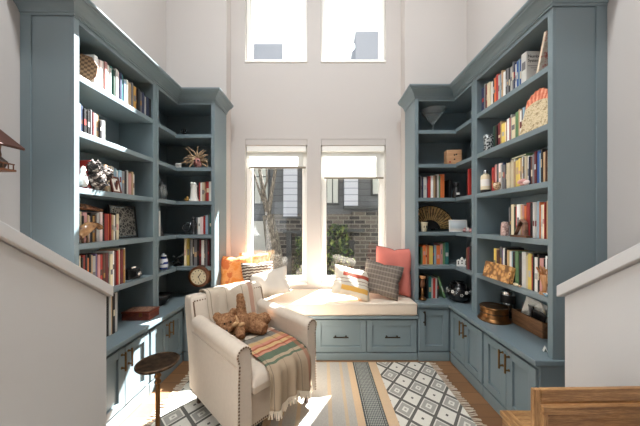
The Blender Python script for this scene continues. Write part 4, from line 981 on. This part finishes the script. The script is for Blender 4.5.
# resample
def resamp(P, n):
    P = [Vector(p) for p in P]; L = [0]
    for a, b in zip(P[:-1], P[1:]): L.append(L[-1]+(b-a).length)
    out = []; j = 0
    for k in range(n+1):
        t = L[-1]*k/n
        while j < len(L)-2 and L[j+1] < t: j += 1
        f = (t-L[j])/(L[j+1]-L[j]); out.append(P[j].lerp(P[j+1], f))
    return out
NV, NU = 90, 34
pp = resamp(path, NV); vs = []; uvs = []; fs = []
edge = lambda t: (-.215+.012*math.sin(9*t)+.075*min(1, max(0, (t-.3)/.4)), .222+.010*math.sin(7*t+1))
for j, p in enumerate(pp):
    t = j/NV; x0, x1 = edge(t); tn = (pp[min(j+1, NV)]-pp[max(j-1, 0)]).normalized(); nrm = Vector((-tn.y, tn.x))
    if nrm.dot(Vector((-.3, 1))) < 0: nrm = -nrm
    if t > .78: nrm = Vector((-1, 0))
    for i in range(NU+1):
        s_ = i/NU; amp = .004+.022*max(0, (t-.76)/.24)+.006*max(0, 1-abs(t-.3)/.12)
        w = amp*(math.sin(s_*19+t*5)+.6*math.sin(s_*33+t*9+1))*.5+amp*.8
        q = p+nrm*w
        sk = 0
        dz = -.02*math.sin(s_*7+1)*max(0, (t-.8)/.2)+(-.02*(s_-.3)*max(0, (t-.75)/.25))
        vs.append((x0+(x1-x0)*s_+sk, q.x, max(q.y+dz, .03))); uvs.append((s_, t))
for j in range(NV):
    for i in range(NU): a = j*(NU+1)+i; fs.append((a, a+1, a+NU+2, a+NU+1))
th = thing('throw_blanket', 'cream woven throw with rust, green and grey stripes draped over the armchair', 'blanket', (AX, AY, .009), AR)
b = MB(); b.add(vs, fs); o = b.build('cloth', M['throw'], th, smooth=True)
ul = o.data.uv_layers.new(name='UVMap')
for lp in o.data.loops: ul.data[lp.index].uv = uvs[lp.vertex_index]
md = o.modifiers.new('thickness', 'SOLIDIFY'); md.thickness = .004; md.offset = 0
b = MB(); last = vs[-(NU+1):]
for i in range(0, 2*NU+1):
    f = i/2; k = int(f); p = Vector(last[k]).lerp(Vector(last[min(k+1, NU)]), f-k); L = r3.uniform(.035, .055)
    dx = r3.uniform(-.008, .008); b.tube([p+Vector((0, 0, .004)), p+Vector((dx*.4, -.003, -L*.5)), p+Vector((dx, r3.uniform(-.008, .004), -L))], [.0036, .003, .0042], 5)
b.build('fringe', pmat('throw_fringe', (226, 212, 192), .95, var=.1, scale=60), th)

# ------------------------------------------------------------------ teddy bear
g = G('brown_plush_fur'); n = g.noise(60, 4, .7); g.base(g.ramp(n, [(.35, lin((124, 84, 58))), (.65, lin((192, 146, 108)))])); g.rough(.95); g.b.inputs['Specular IOR Level'].default_value = .05
g.bump(g.noise(150, 3, .7), .9, .012); M['plush'] = g.m
th = thing('teddy_bear', 'brown plush teddy bear lying across the armchair with one arm raised', 'teddy bear', cw(-.02, .09, .488), AR)
b = MB(); E = lambda *a: b.ell(*a, 20, 14)
E((-.135, .0, .135), (.07, .066, .066)); E((-.165, -.045, .105), (.036, .036, .03))         # head, muzzle
E((-.02, .01, .09), (.09, .07, .078)); E((.07, .01, .075), (.075, .07, .07))                # torso, hips
b.tube([(-.005, .02, .12), (.0, .035, .19), (.002, .05, .26), (.0, .058, .30)], [.036, .034, .03, .022], 14)
b.tube([(-.06, -.03, .10), (-.07, -.075, .07), (-.085, -.11, .045)], [.036, .034, .03], 14)
b.tube([(.09, .0, .07), (.145, -.01, .075), (.185, -.02, .085), (.205, -.02, .09)], [.05, .05, .048, .036], 14)
b.tube([(.06, -.03, .06), (.085, -.09, .055), (.10, -.13, .052)], [.05, .046, .042], 14)
E((-.19, .03, .185), (.03, .016, .03)); E((-.085, -.005, .198), (.03, .016, .03))           # ears
th.scale = (1.06, 1.06, 1.06); body = b.build('body', M['plush'], th, smooth=True)
rm = body.modifiers.new('fuse', 'REMESH'); rm.mode = 'VOXEL'; rm.voxel_size = .009; rm.use_smooth_shade = True
sm = body.modifiers.new('soften', 'SMOOTH'); sm.iterations = 4; sm.factor = .5
tx_ = bpy.data.textures.new('fur_clouds', 'CLOUDS'); tx_.noise_scale = .014
dm = body.modifiers.new('fur', 'DISPLACE'); dm.texture = tx_; dm.strength = .012; dm.mid_level = .4
MB().ell((-.178, -.08, .112), (.012, .01, .009), 10, 8).build('nose', M['black'], th, smooth=True)
for p in ((-.175, -.052, .152), (-.135, -.062, .155)): MB().ell(p, .0065, 10, 8).build('eye', M['blackgloss'], th, smooth=True)
b = MB(); b.tube([(-.085+.012*math.sin(a), .004+.062*math.cos(a), .108+.062*math.sin(a)) for a in [2*PI*k/20 for k in range(20)]], .009, 8, closed=True)
b.ell((-.10, -.062, .13), (.03, .012, .018), 12, 8); b.ell((-.055, -.066, .112), (.03, .012, .018), 12, 8)
b.build('ribbon_bow', pmat('tan_ribbon', (196, 156, 112), .7), th, smooth=True)

# ------------------------------------------------------------------ drinks table
tz = .56; Y = (CZ-tz)*F/(361-HY); X = BX(158.3, Y)
th = thing('drinks_table', 'small round aged bronze pedestal table beside the armchair', 'table', (X, Y-.005, 0))
g = G('hammered_bronze'); n = g.noise(30, 3); g.base(g.ramp(n, [(.35, lin((60, 46, 36))), (.65, lin((104, 82, 62)))])); g.rough(.38); g.b.inputs['Metallic'].default_value = .75; M['hammered'] = g.m
MB().lathe([(.02, tz-.022), (.109, tz-.016), (.115, tz-.008), (.115, tz), (.110, tz+.003), (.106, tz-.003), (.001, tz-.003)], seg=48).build('tabletop', M['hammered'], th, smooth=40)
MB().lathe([(.014, .02), (.0125, .04), (.0125, tz-.13), (.018, tz-.125), (.018, tz-.115), (.011, tz-.105), (.02, tz-.085), (.012, tz-.066), (.024, tz-.05), (.014, tz-.034), (.03, tz-.02)], seg=24).build('pedestal', M['brass'], th, smooth=40)
MB().lathe([(.105, .0105), (.105, .02), (.06, .03), (.016, .034)], seg=40).build('base', M['hammered'], th, smooth=40)

# ------------------------------------------------------------------ pillows on the bench
def pillow(label, mat, px, py, Y, w, h, t, lean=-.3, yaw=0, roll=0, pipe=None, corner=.15, rotz=None):
    """px,py: image position of the bottom centre; w,h full size"""
    n = 18; vs = []; fs = []
    for top in (1, -1):
        for i in range(n+1):
            for j in range(n+1):
                u, v = 2*i/n-1, 2*j/n-1
                k = ((1-u**4)*(1-v**4))**.55
                pin = 1-corner*(1-abs(u*v)**.6)*max(abs(u), abs(v))**6
                wr = .006*math.sin(7*u+3*v)*(1-u*u)*(1-v*v)
                vs.append((u*w/2*pin, -top*(t/2*k+.002)+wr, h/2+v*h/2*pin))
    N = (n+1)**2
    for i in range(n):
        for j in range(n):
            a = i*(n+1)+j; fs.append((a, a+n+1, a+n+2, a+1)); fs.append((N+a, N+a+1, N+a+n+2, N+a+n+1))
    for i in range(n):                                          # close the seam
        for (p, q) in ((i, i+1), (n*(n+1)+i+1, n*(n+1)+i), ((i+1)*(n+1), i*(n+1)), (i*(n+1)+n, (i+1)*(n+1)+n)): fs.append((p, q, N+q, N+p))
    th = thing('throw_pillow', label, 'pillow', (BX(px, Y), Y, BZ(py, Y)), 0, 'pillows on the window bench')
    th.rotation_mode = 'XYZ'
    R_ = Matrix.Rotation(yaw, 4, 'Z') @ Matrix.Rotation(lean, 4, 'X') @ Matrix.Rotation(roll, 4, 'Y')
    th.rotation_euler = R_.to_euler()
    th.location.z = zt - min((R_ @ Vector(p)).z for p in vs) - .004
    b = MB(); b.add(vs, fs); b.build('pillow_cover', mat, th, smooth=True)
    ring = []
    for i in range(n): ring.append(i*(n+1))
    for j in range(n): ring.append(n*(n+1)+j)
    for i in range(n, 0, -1): ring.append(i*(n+1)+n)
    for j in range(n, 0, -1): ring.append(j)
    pts = [((vs[k][0]), 0, vs[k][2]) for k in ring]
    b = MB(); b.tube(pts, .0045, 6, closed=True); b.build('piping', pipe or mat, th, smooth=True)
    return th
def fab(name, stops, f, rough=.92, bscale=260):
    pass
g = G('orange_floral_pillow'); n = g.noise(9, 3, .6); x, y, z = g.xyz()
g.base(g.ramp(n, [(.40, lin((226, 134, 58))), (.50, lin((232, 158, 92))), (.57, lin((206, 104, 50)))])); g.rough(.85); M['p_orange'] = g.m
g = G('tan_leaf_pillow'); n = g.noise(12, 3, .6)
g.base(g.ramp(n, [(.42, lin((226, 206, 176))), (.54, lin((214, 160, 108)))])); g.rough(.85); M['p_tan'] = g.m
g = G('brown_banded_pillow'); x, y, z = g.xyz(); n = g.noise(50, 3); zz = g.mth('ADD', g.mth('MULTIPLY', z, 200), g.mth('MULTIPLY', g.mth('SINE', g.mth('MULTIPLY', x, 130)), .5))
band = g.mth('GREATER_THAN', g.mth('ADD', g.mth('SINE', zz), g.mth('MULTIPLY', g.mth('SUBTRACT', n, .5), 3)), .45)
g.base(g.mix(band, lin((92, 74, 64)), lin((196, 186, 170)))); g.rough(.95); g.bump(n, .6, .01); M['p_band'] = g.m
M['p_white'] = pmat('ivory_canvas_pillow', (206, 197, 186), .92, var=.04, bump=.2, spec=.1)
M['p_pink'] = pmat('coral_pink_cotton', (208, 122, 110), .85, var=.06, scale=10, bump=.15, spec=.1)
M['p_plum'] = pmat('plum_piping', (98, 56, 60), .8)
g = G('grey_boucle_tweed'); x, y, z = g.xyz(); n = g.noise(120, 2, .7)
wx = g.mth('GREATER_THAN', g.mth('SINE', g.mth('MULTIPLY', x, 210)), .45); wz = g.mth('GREATER_THAN', g.mth('SINE', g.mth('MULTIPLY', z, 130)), .7)
col = g.mix(g.mth('MULTIPLY', wx, .55), lin((128, 117, 107)), lin((84, 76, 72)))
col = g.mix(g.mth('MULTIPLY', wz, .5), col, lin((182, 170, 154)))
g.base(g.mix(g.mth('MULTIPLY', n, .5), col, lin((112, 100, 92)))); g.rough(.95); g.bump(n, .6, .008); M['p_tweed'] = g.m
g = G('cream_pillow_with_rust_and_ochre_blocks'); x, y, z = g.xyz(); n = g.noise(20, 3)
st = g.ramp(g.mth('ADD', g.mth('DIVIDE', z, .30), g.mth('MULTIPLY', g.mth('SUBTRACT', n, .5), .05)), [(0, lin((224, 212, 194))), (.14, lin((222, 170, 84))), (.30, lin((212, 202, 186))), (.40, lin((166, 150, 140))), (.43, lin((212, 202, 186))), (.52, lin((158, 130, 116))), (.55, lin((212, 202, 186))), (.64, lin((168, 74, 54))), (.78, lin((212, 202, 186))), (.88, lin((190, 176, 160))), (.91, lin((212, 202, 186)))], True)
vis = g.ramp(g.mth('ADD', g.mth('DIVIDE', x, .40), .5), [(0, (0, 0, 0, 1)), (.22, (1, 1, 1, 1)), (.92, (0, 0, 0, 1))], True)
thin = g.mth('GREATER_THAN', g.mth('ABSOLUTE', g.mth('SUBTRACT', g.mth('DIVIDE', z, .30), .47)), .09)
g.base(g.mix(g.mth('MAXIMUM', vis, g.mth('SUBTRACT', 1, thin)), lin((212, 202, 186)), st)); g.rough(.9); M['p_stripe'] = g.m
zt = .588
pz = lambda Y: HY+(CZ-zt)*F/Y
pillow('orange patterned square pillow in the left corner of the window bench', M['p_orange'], 237, pz(2.84), 2.84, .37, .43, .13, -.2, .42)
pillow('pale tan leaf-patterned pillow between the orange pillow and the left window', M['p_tan'], 254, pz(2.99), 2.99, .36, .44, .10, -.14, .1)
pillow('brown and white banded pillow in front of the orange pillow', M['p_band'], 259, pz(2.745), 2.745, .34, .37, .12, -.32, .25, -.05)
pillow('ivory oblong pillow lying foremost on the left of the window bench', M['p_white'], 271, pz(2.565)-1, 2.565, .40, .30, .13, -.66, -.18, -.34)
pillow('tall coral pink pillow with dark piping against the right bookcase side', M['p_pink'], 391, pz(2.80), 2.80, .42, .52, .15, -.2, -.42, .05, M['p_plum'])
pillow('grey tweed pillow leaning on the coral pink pillow', M['p_tweed'], 378, pz(2.665), 2.665, .40, .35, .13, -.32, -.3, .18)
pillow('cream pillow with rust and ochre blocks, foremost on the right of the bench', M['p_stripe'], 350, pz(2.575), 2.575, .40, .33, .13, -.66, .2, .3)

# ------------------------------------------------------------------ wall clock / chalet on the left wall
th = thing('cuckoo_clock', 'carved wooden chalet clock with sloping roof on the left wall beside the bookcase', 'clock', (XL, 1.30, 1.675))
MB().box(0, .012, -.11, .06, -.05, .22).build('back_board', M['clockwood'], th, bevel=.002)
MB().box(.012, .10, -.095, .045, .0, .12).build('cabin', M['clockwood'], th, bevel=.003)
MB().prism([(.0, .25), (.02, .252), (.19, .118), (.185, .106), (.0, .232)], -.15, .09, 'y').build('roof', pmat('dark_shingle_roof', (74, 40, 28), .6, var=.2, scale=30), th, bevel=.002)
for yy in (-.085, .05): MB().lathe([(.008, 0), (.011, .02), (.007, .04), (.01, .08), (.007, .1), (.012, .155)], seg=12).build('post', M['clockwood'], th, loc=(.095, yy, .0), smooth=40)
MB().box(0, .16, -.12, .075, -.012, .0).build('balcony_floor', M['clockwood'], th, bevel=.002)
MB().prism([(.06, .0), (.135, .0), (.155, .035), (.12, .062), (.06, .09)], -.06, .045, 'y').build('dormer', pmat('grey_shingle_dormer', (96, 82, 74), .7), th, bevel=.003)
b = MB()
for k in range(9): b.tube([(.153, -.11+.022*k, 0), (.153, -.11+.022*k, .025)], .0028, 6)
b.tube([(.153, -.115, .027), (.153, .07, .027)], .004, 6); b.build('railing', M['clockwood'], th)
MB().prism([(.0, -.012), (.12, -.012), (.10, -.03), (.06, -.036), (.03, -.05), (0, -.055)], -.09, .045, 'y').build('bracket', M['clockwood'], th, bevel=.004)
MB().tube([(.0, -.03, .235), (.0, -.03, .262)], [.008, .004], 8).build('finial', M['walnut'], th)

# ------------------------------------------------------------------ oak furniture in the right foreground
Y0 = .90; X0 = BX(532, Y0); zt = BZ(388.5, Y0); w1 = .465
th = thing('oak_screen', 'upright framed oak screen in the right foreground in front of the stair wall', 'screen', (X0, Y0, 0), .02)
MB().box(0, .025, -.007, .007, 0, zt).build('side_stile', M['oakz'], th, bevel=.002)
MB().box(w1-.027, w1, -.007, .007, 0, zt).build('side_stile', M['oakz'], th, bevel=.002)
MB().box(.027, w1-.027, -.007, .007, zt-.042, zt).build('top_rail', M['oak'], th, bevel=.002)
MB().box(.027, w1-.027, -.007, .007, 0, .06).build('bottom_rail', M['oak'], th, bevel=.002)
MB().box(.068, w1+.034, .07, .076, .0, zt-.06).build('inner_panel', M['oak'], th)
MB().box(.086, w1+.034, .05, .07, zt-.135, zt-.105).build('panel_molding', M['oak'], th, bevel=.003)
MB().box(.086, .106, .05, .07, .07, zt-.135).build('panel_molding', M['oakz'], th, bevel=.003)
zs = .30; Ys = (CZ-zs)*F/(410-HY); Xs = BX(499.5, Ys)
th = thing('oak_step', 'low oak step with mitred board top between the base cabinets and oak cabinet', 'step', (Xs+.1, Ys, 0))
MB().box(0-.1, .028-.1+.03, -.42, 0, zs-.03, zs).build('nosing', M['oaky'], th, bevel=.004)
MB().box(.058-.1, .10, -.42, 0, zs-.03, zs-.001).build('tread', M['oak'], th, bevel=.003)
MB().box(.01-.1, .03-.1, -.42, -.01, 0, zs-.03).build('riser', M['oaky'], th)
MB().box(.03-.1, .09, -.03, -.01, 0, zs-.03).build('end_board', M['oak'], th)
MB().box(.03-.1, .09, -.42, -.40, 0, zs-.03).build('end_board', M['oak'], th)

# ------------------------------------------------------------------ outside: the neighbouring house, tree, planting
DY = 10.0
OX = lambda px: BX(px, DY); OZ = lambda py: BZ(py, DY)
GZ = -1.6
g = G('lawn_ground'); n = g.noise(3, 4); g.base(g.ramp(n, [(.4, lin((62, 74, 40))), (.6, lin((104, 112, 66)))])); g.rough(.95)
struct(MB().box(-25, 25, YE+.02, 40, GZ-.1, GZ).build('ground_outside', g.m))
g = G('dark_brick'); bt = g.node('ShaderNodeTexBrick'); mp = g.node('ShaderNodeMapping'); mp.inputs['Rotation'].default_value = (PI/2, 0, 0)
g.l.new(g.coord(), mp.inputs[0]); g.l.new(mp.outputs[0], bt.inputs['Vector']); bt.inputs['Scale'].default_value = 1
bt.inputs['Brick Width'].default_value = .42; bt.inputs['Row Height'].default_value = .16; bt.inputs['Mortar Size'].default_value = .02
bt.inputs['Color1'].default_value = lin((92, 84, 76)); bt.inputs['Color2'].default_value = lin((36, 34, 34)); bt.inputs['Mortar'].default_value = lin((112, 108, 100))
g.base(bt.outputs[0]); g.rough(.9); M['brick'] = g.m
g = G('lap_siding_charcoal'); x, y, z = g.xyz(); f = g.mth('FRACT', g.mth('MULTIPLY', z, 4)); g.base(g.mix(g.mth('LESS_THAN', f, .07), lin((84, 86, 88)), lin((44, 46, 48)))); g.rough(.8); M['siding'] = g.m
g = G('white_lap_siding'); x, y, z = g.xyz(); f = g.mth('FRACT', g.mth('MULTIPLY', z, 4)); g.base(g.mix(g.mth('LESS_THAN', f, .14), lin((172, 174, 182)), lin((126, 128, 136)))); g.rough(.8); M['wsiding'] = g.m
M['darkpaint'] = pmat('charcoal_paint', (58, 60, 60), .7); M['curtain'] = pmat('grey_curtain', (176, 178, 172), .9, var=.2, scale=14, stretch=(1, 1, .05))
hb = thing('neighbour_house', 'charcoal and brick house across the yard seen through the windows', 'house', (0, DY, GZ))
hz = lambda z: z-GZ
MB().box(-7, 7, .05, 4, 0, hz(6.6)).build('wall', M['siding'], hb)
MB().box(OX(352), 7, -.12, .05, 0, hz(OZ(212))).build('brick_wall', M['brick'], hb)
MB().box(-2.1, OX(352), -.04, .05, 0, hz(OZ(214))).build('brick_wall', M['brick'], hb)
MB().box(-7, -2.1, -.3, .05, 0, hz(OZ(221))).build('garden_wall', pmat('pale_garden_wall', (168, 166, 160), .9), hb)
MB().box(OX(284), OX(297.5), -.16, .05, hz(OZ(217)), hz(5.4)).build('siding_panel', M['wsiding'], hb)
MB().box(OX(344), OX(357.5), -.16, .05, hz(OZ(206)), hz(5.4)).build('siding_panel', M['wsiding'], hb)
for a, c in ((283, 305), (343.5, 382)): MB().box(OX(a), OX(c), -.22, .05, hz(OZ(218.5 if a < 300 else 209)), hz(OZ(216.5 if a < 300 else 206))).build('ledge', M['darkpaint'], hb)
MB().box(OX(284), OX(304), -.3, .05, hz(OZ(233)), hz(OZ(230.5))).build('ledge', M['darkpaint'], hb)
MB().box(OX(329), OX(363), -.35, .05, hz(OZ(231.5)), hz(OZ(229))).build('ledge', M['darkpaint'], hb)
MB().box(OX(287), OX(292), -.2, .05, 0, hz(OZ(233))).build('post', M['darkpaint'], hb)
MB().box(OX(297), OX(302), -.2, .05, 0, hz(OZ(233))).build('post', M['darkpaint'], hb)
MB().box(OX(331), OX(334), -.3, .05, 0, hz(OZ(231))).build('post', M['darkpaint'], hb)
def hwin(a, c, t, bt_, cols=2, rows=2, mat='curtain'):
    f = MB(); x0, x1, z0, z1 = OX(a), OX(c), hz(OZ(bt_)), hz(OZ(t)); w = .05
    f.box(x0-w, x0, -.06, .05, z0-w, z1+w).box(x1, x1+w, -.06, .05, z0-w, z1+w).box(x0, x1, -.06, .05, z1, z1+w).box(x0, x1, -.06, .05, z0-w, z0)
    for k in range(1, cols): xx = x0+(x1-x0)*k/cols; f.box(xx-.02, xx+.02, -.03, .05, z0, z1)
    for k in range(1, rows): zz = z0+(z1-z0)*k/rows; f.box(x0, x1, -.03, .05, zz-.02, zz+.02)
    o = f.build('window', M['darkpaint'], hb); MB().box(x0, x1, .0, .045, z0, z1).build('pane', M[mat], o)
hwin(254.5, 268, 150, 203.5); hwin(327, 338, 150, 203); hwin(303, 311, 165, 204, 1, 1); hwin(372.5, 381, 175, 194, 1, 1)
hwin(377.5, 381, 226, 243, 1, 1)
MB().box(OX(348), OX(354), -.14, -.11, hz(OZ(256)), hz(OZ(240))).build('meter_box', M['black'], hb)
MB().box(OX(338), OX(346), -.10, .05, 0, hz(OZ(236))).build('house_door', M['darkpaint'], hb)
MB().box(-7.2, 7.2, -.4, 4.2, hz(6.6), hz(6.8)).build('roof', M['darkpaint'], hb)
pale = pmat('pale_stucco', (142, 145, 153), .9)
MB().box(OX(252), OX(282), .2, 2.2, hz(6.8), hz(OZ(40.5))).build('rooftop_block', pale, hb)
MB().box(OX(356.5), OX(380), .2, 2.2, hz(6.8), hz(OZ(28))).build('rooftop_block', pale, hb)
# tree trunk with ivy by the left window
TY = 6.0; tp = lambda px, py, Y=TY: (BX(px, Y), Y, BZ(py, Y))
tb = tp(276, 277); th = thing('tree', 'tall tree trunk with rough bark and bare branches outside the left window', 'tree', (tb[0], TY, GZ))
lt = lambda px, py, dy=0: (BX(px, TY)-tb[0], dy, BZ(py, TY)-GZ)
g = G('rough_tree_bark'); n = g.noise(14, 5, .8, stretch=(2.5, 2.5, .8)); g.base(g.ramp(n, [(.38, lin((38, 34, 30))), (.5, lin((86, 80, 70))), (.62, lin((140, 132, 120)))])); g.rough(.95); g.bump(n, .9, .06); M['treebark'] = g.m
b = MB(); p0 = lt(277, 277); b.tube([(p0[0], 0, -.05), lt(277, 290), lt(275, 260), lt(271.5, 235), lt(268, 215)], [.27, .24, .19, .165, .13], 14); b.build('trunk', M['treebark'], th, smooth=True)
for ptsb, r in ((((268, 216), (263, 195), (257, 165), (250, 120)), .07), (((268, 216), (271, 190), (277, 150), (276, 90)), .06), (((265, 205), (258, 190), (254, 178), (247, 160)), .035), (((263, 195), (266, 180), (264, 150)), .03)):
    MB().tube([lt(*q, .1*i) for i, q in enumerate(ptsb)], [r*(1-.22*i) for i in range(len(ptsb))], 8).build('branch', M['treebark'], th, smooth=True)
# planting: leafy shrubs and climbers
def shrub(label, px, py, Y, w, h, dd, cols, n=420, seed=1, name='shrub', lw=.06):
    r = random.Random(seed); b = MB(); c = (BX(px, Y), Y, GZ)
    for k in range(n):
        a = r.uniform(0, 2*PI); t = r.random()**.6; zz = r.random()
        prof = (1-abs(zz*1.5-.55)**2*.55); x_ = math.cos(a)*t*w*prof; y_ = math.sin(a)*t*dd*prof; z_ = zz*h
        s_ = lw*r.uniform(.6, 1.3); R_ = Matrix.Translation((x_, y_, z_)) @ Matrix.Rotation(r.uniform(0, 6.3), 4, 'Z') @ Matrix.Rotation(r.uniform(-1.2, .6), 4, 'X')
        b.add([(0, -s_*.2, 0), (s_*.42, s_*.4, .01), (0, s_*1.2, -.01), (-s_*.42, s_*.4, .01), (0, s_*.4, s_*.12)], [(0, 1, 4), (1, 2, 4), (2, 3, 4), (3, 0, 4)], r.randrange(len(cols)), R_)
    th = thing(name, label, 'plant', c); b.build('foliage', cols, th)
    s = MB()
    for k in range(5): s.tube([(0.02*k-.04, 0, -.03), (r.uniform(-w, w)*.3, r.uniform(-dd, dd)*.3, h*.4), (r.uniform(-w, w)*.6, r.uniform(-dd, dd)*.5, h*.85)], [.02, .014, .006], 6)
    s.build('stem', M['treebark'], th)
GR = [pmat('leaf_olive', (112, 124, 66), .7), pmat('leaf_mid_green', (70, 92, 46), .7), pmat('leaf_dark_green', (42, 58, 34), .7)]
shrub('leafy climbing shrub against the brick house, seen through the right window', 338, 270, 9.0, .62, 2.9, .3, GR, 900, 2, lw=.12)
shrub('green bush at the bottom right of the right window', 368, 275, 8.6, .55, 1.1, .4, GR, 500, 3, lw=.1)
shrub('low green hedge bush at the bottom of the left window, right of the tree trunk', 299, 276, 8.4, .5, 1.25, .4, GR, 500, 4, lw=.1)
shrub('slim green climber on the post in the left window', 299, 255, 9.6, .25, 2.4, .12, GR, 360, 5, lw=.1)
shrub('leafy bush at the lower left of the left window', 258, 272, 7.6, .4, 1.2, .35, GR, 420, 6, lw=.09)

# ------------------------------------------------------------------ unseen fill lights added overhead to brighten the nook
lamp = G('fill_lamp_diffuser'); lamp.b.inputs['Emission Color'].default_value = (.95, .98, 1, 1); lamp.b.inputs['Emission Strength'].default_value = 6; M['lamp'] = lamp.m
FILL_LAMPS = [(-.6, .9, 38), (.5, .9, 38), (-2.6, -2.4, 30), (-1.2, -1.6, 25)]
for i, (x_, y_, e) in enumerate(FILL_LAMPS):
    th = thing('fill_light', 'round fill light added out of view on the high ceiling', 'ceiling light', (x_, y_, ZC), 0, 'added fill lights')
    MB().lathe([(.2, -.03), (.21, -.02), (.21, 0)], seg=32).build('housing', M['trimwhite'], th, smooth=40)
    MB().lathe([(.185, -.034), (.19, -.028)], seg=32).build('diffuser', M['lamp'], th)
    ld = bpy.data.lights.new('fill_lamp', 'AREA'); ld.shape = 'DISK'; ld.size = .4; ld.energy = e; ld.color = (.94, .98, 1)
    lo = bpy.data.objects.new('fill_lamp', ld); C.objects.link(lo); lo.parent = th; lo.location = (0, 0, -.05)

# ------------------------------------------------------------------ sun, sky, camera
sd = bpy.data.lights.new('sun', 'SUN'); sd.energy = 42; sd.angle = math.radians(.6); sd.color = (1, .985, .965)
so = bpy.data.objects.new('sun', sd); C.objects.link(so); so.location = (4, 12, 12)
so.rotation_euler = Vector((-.535, -1, -1.30)).to_track_quat('-Z', 'Y').to_euler()
w = bpy.data.worlds.new('overcast_bright_sky'); bpy.context.scene.world = w; w.use_nodes = True
w.node_tree.nodes['Background'].inputs[0].default_value = (.91, .96, 1.0, 1); w.node_tree.nodes['Background'].inputs[1].default_value = 1.0
cam = bpy.data.cameras.new('camera'); co = bpy.data.objects.new('camera', cam); C.objects.link(co)
co.location = (0, 0, CZ); co.rotation_euler = (PI/2, 0, 0)
cam.sensor_width = 36; cam.lens = F/640*36; cam.shift_x = (320-HX)/640; cam.shift_y = (HY-213)/640; cam.clip_start = .02
sc = bpy.context.scene; sc.camera = co
sc.view_settings.view_transform = 'Standard'; sc.view_settings.look = 'None'; sc.view_settings.exposure = .66; sc.view_settings.gamma = 1; sc.view_settings.use_curve_mapping = False
sc.cycles.max_bounces = 10; sc.cycles.diffuse_bounces = 6; sc.cycles.transparent_max_bounces = 16; sc.cycles.use_denoising = True
sc.cycles.caustics_reflective = False; sc.cycles.caustics_refractive = False; sc.cycles.sample_clamp_indirect = 6
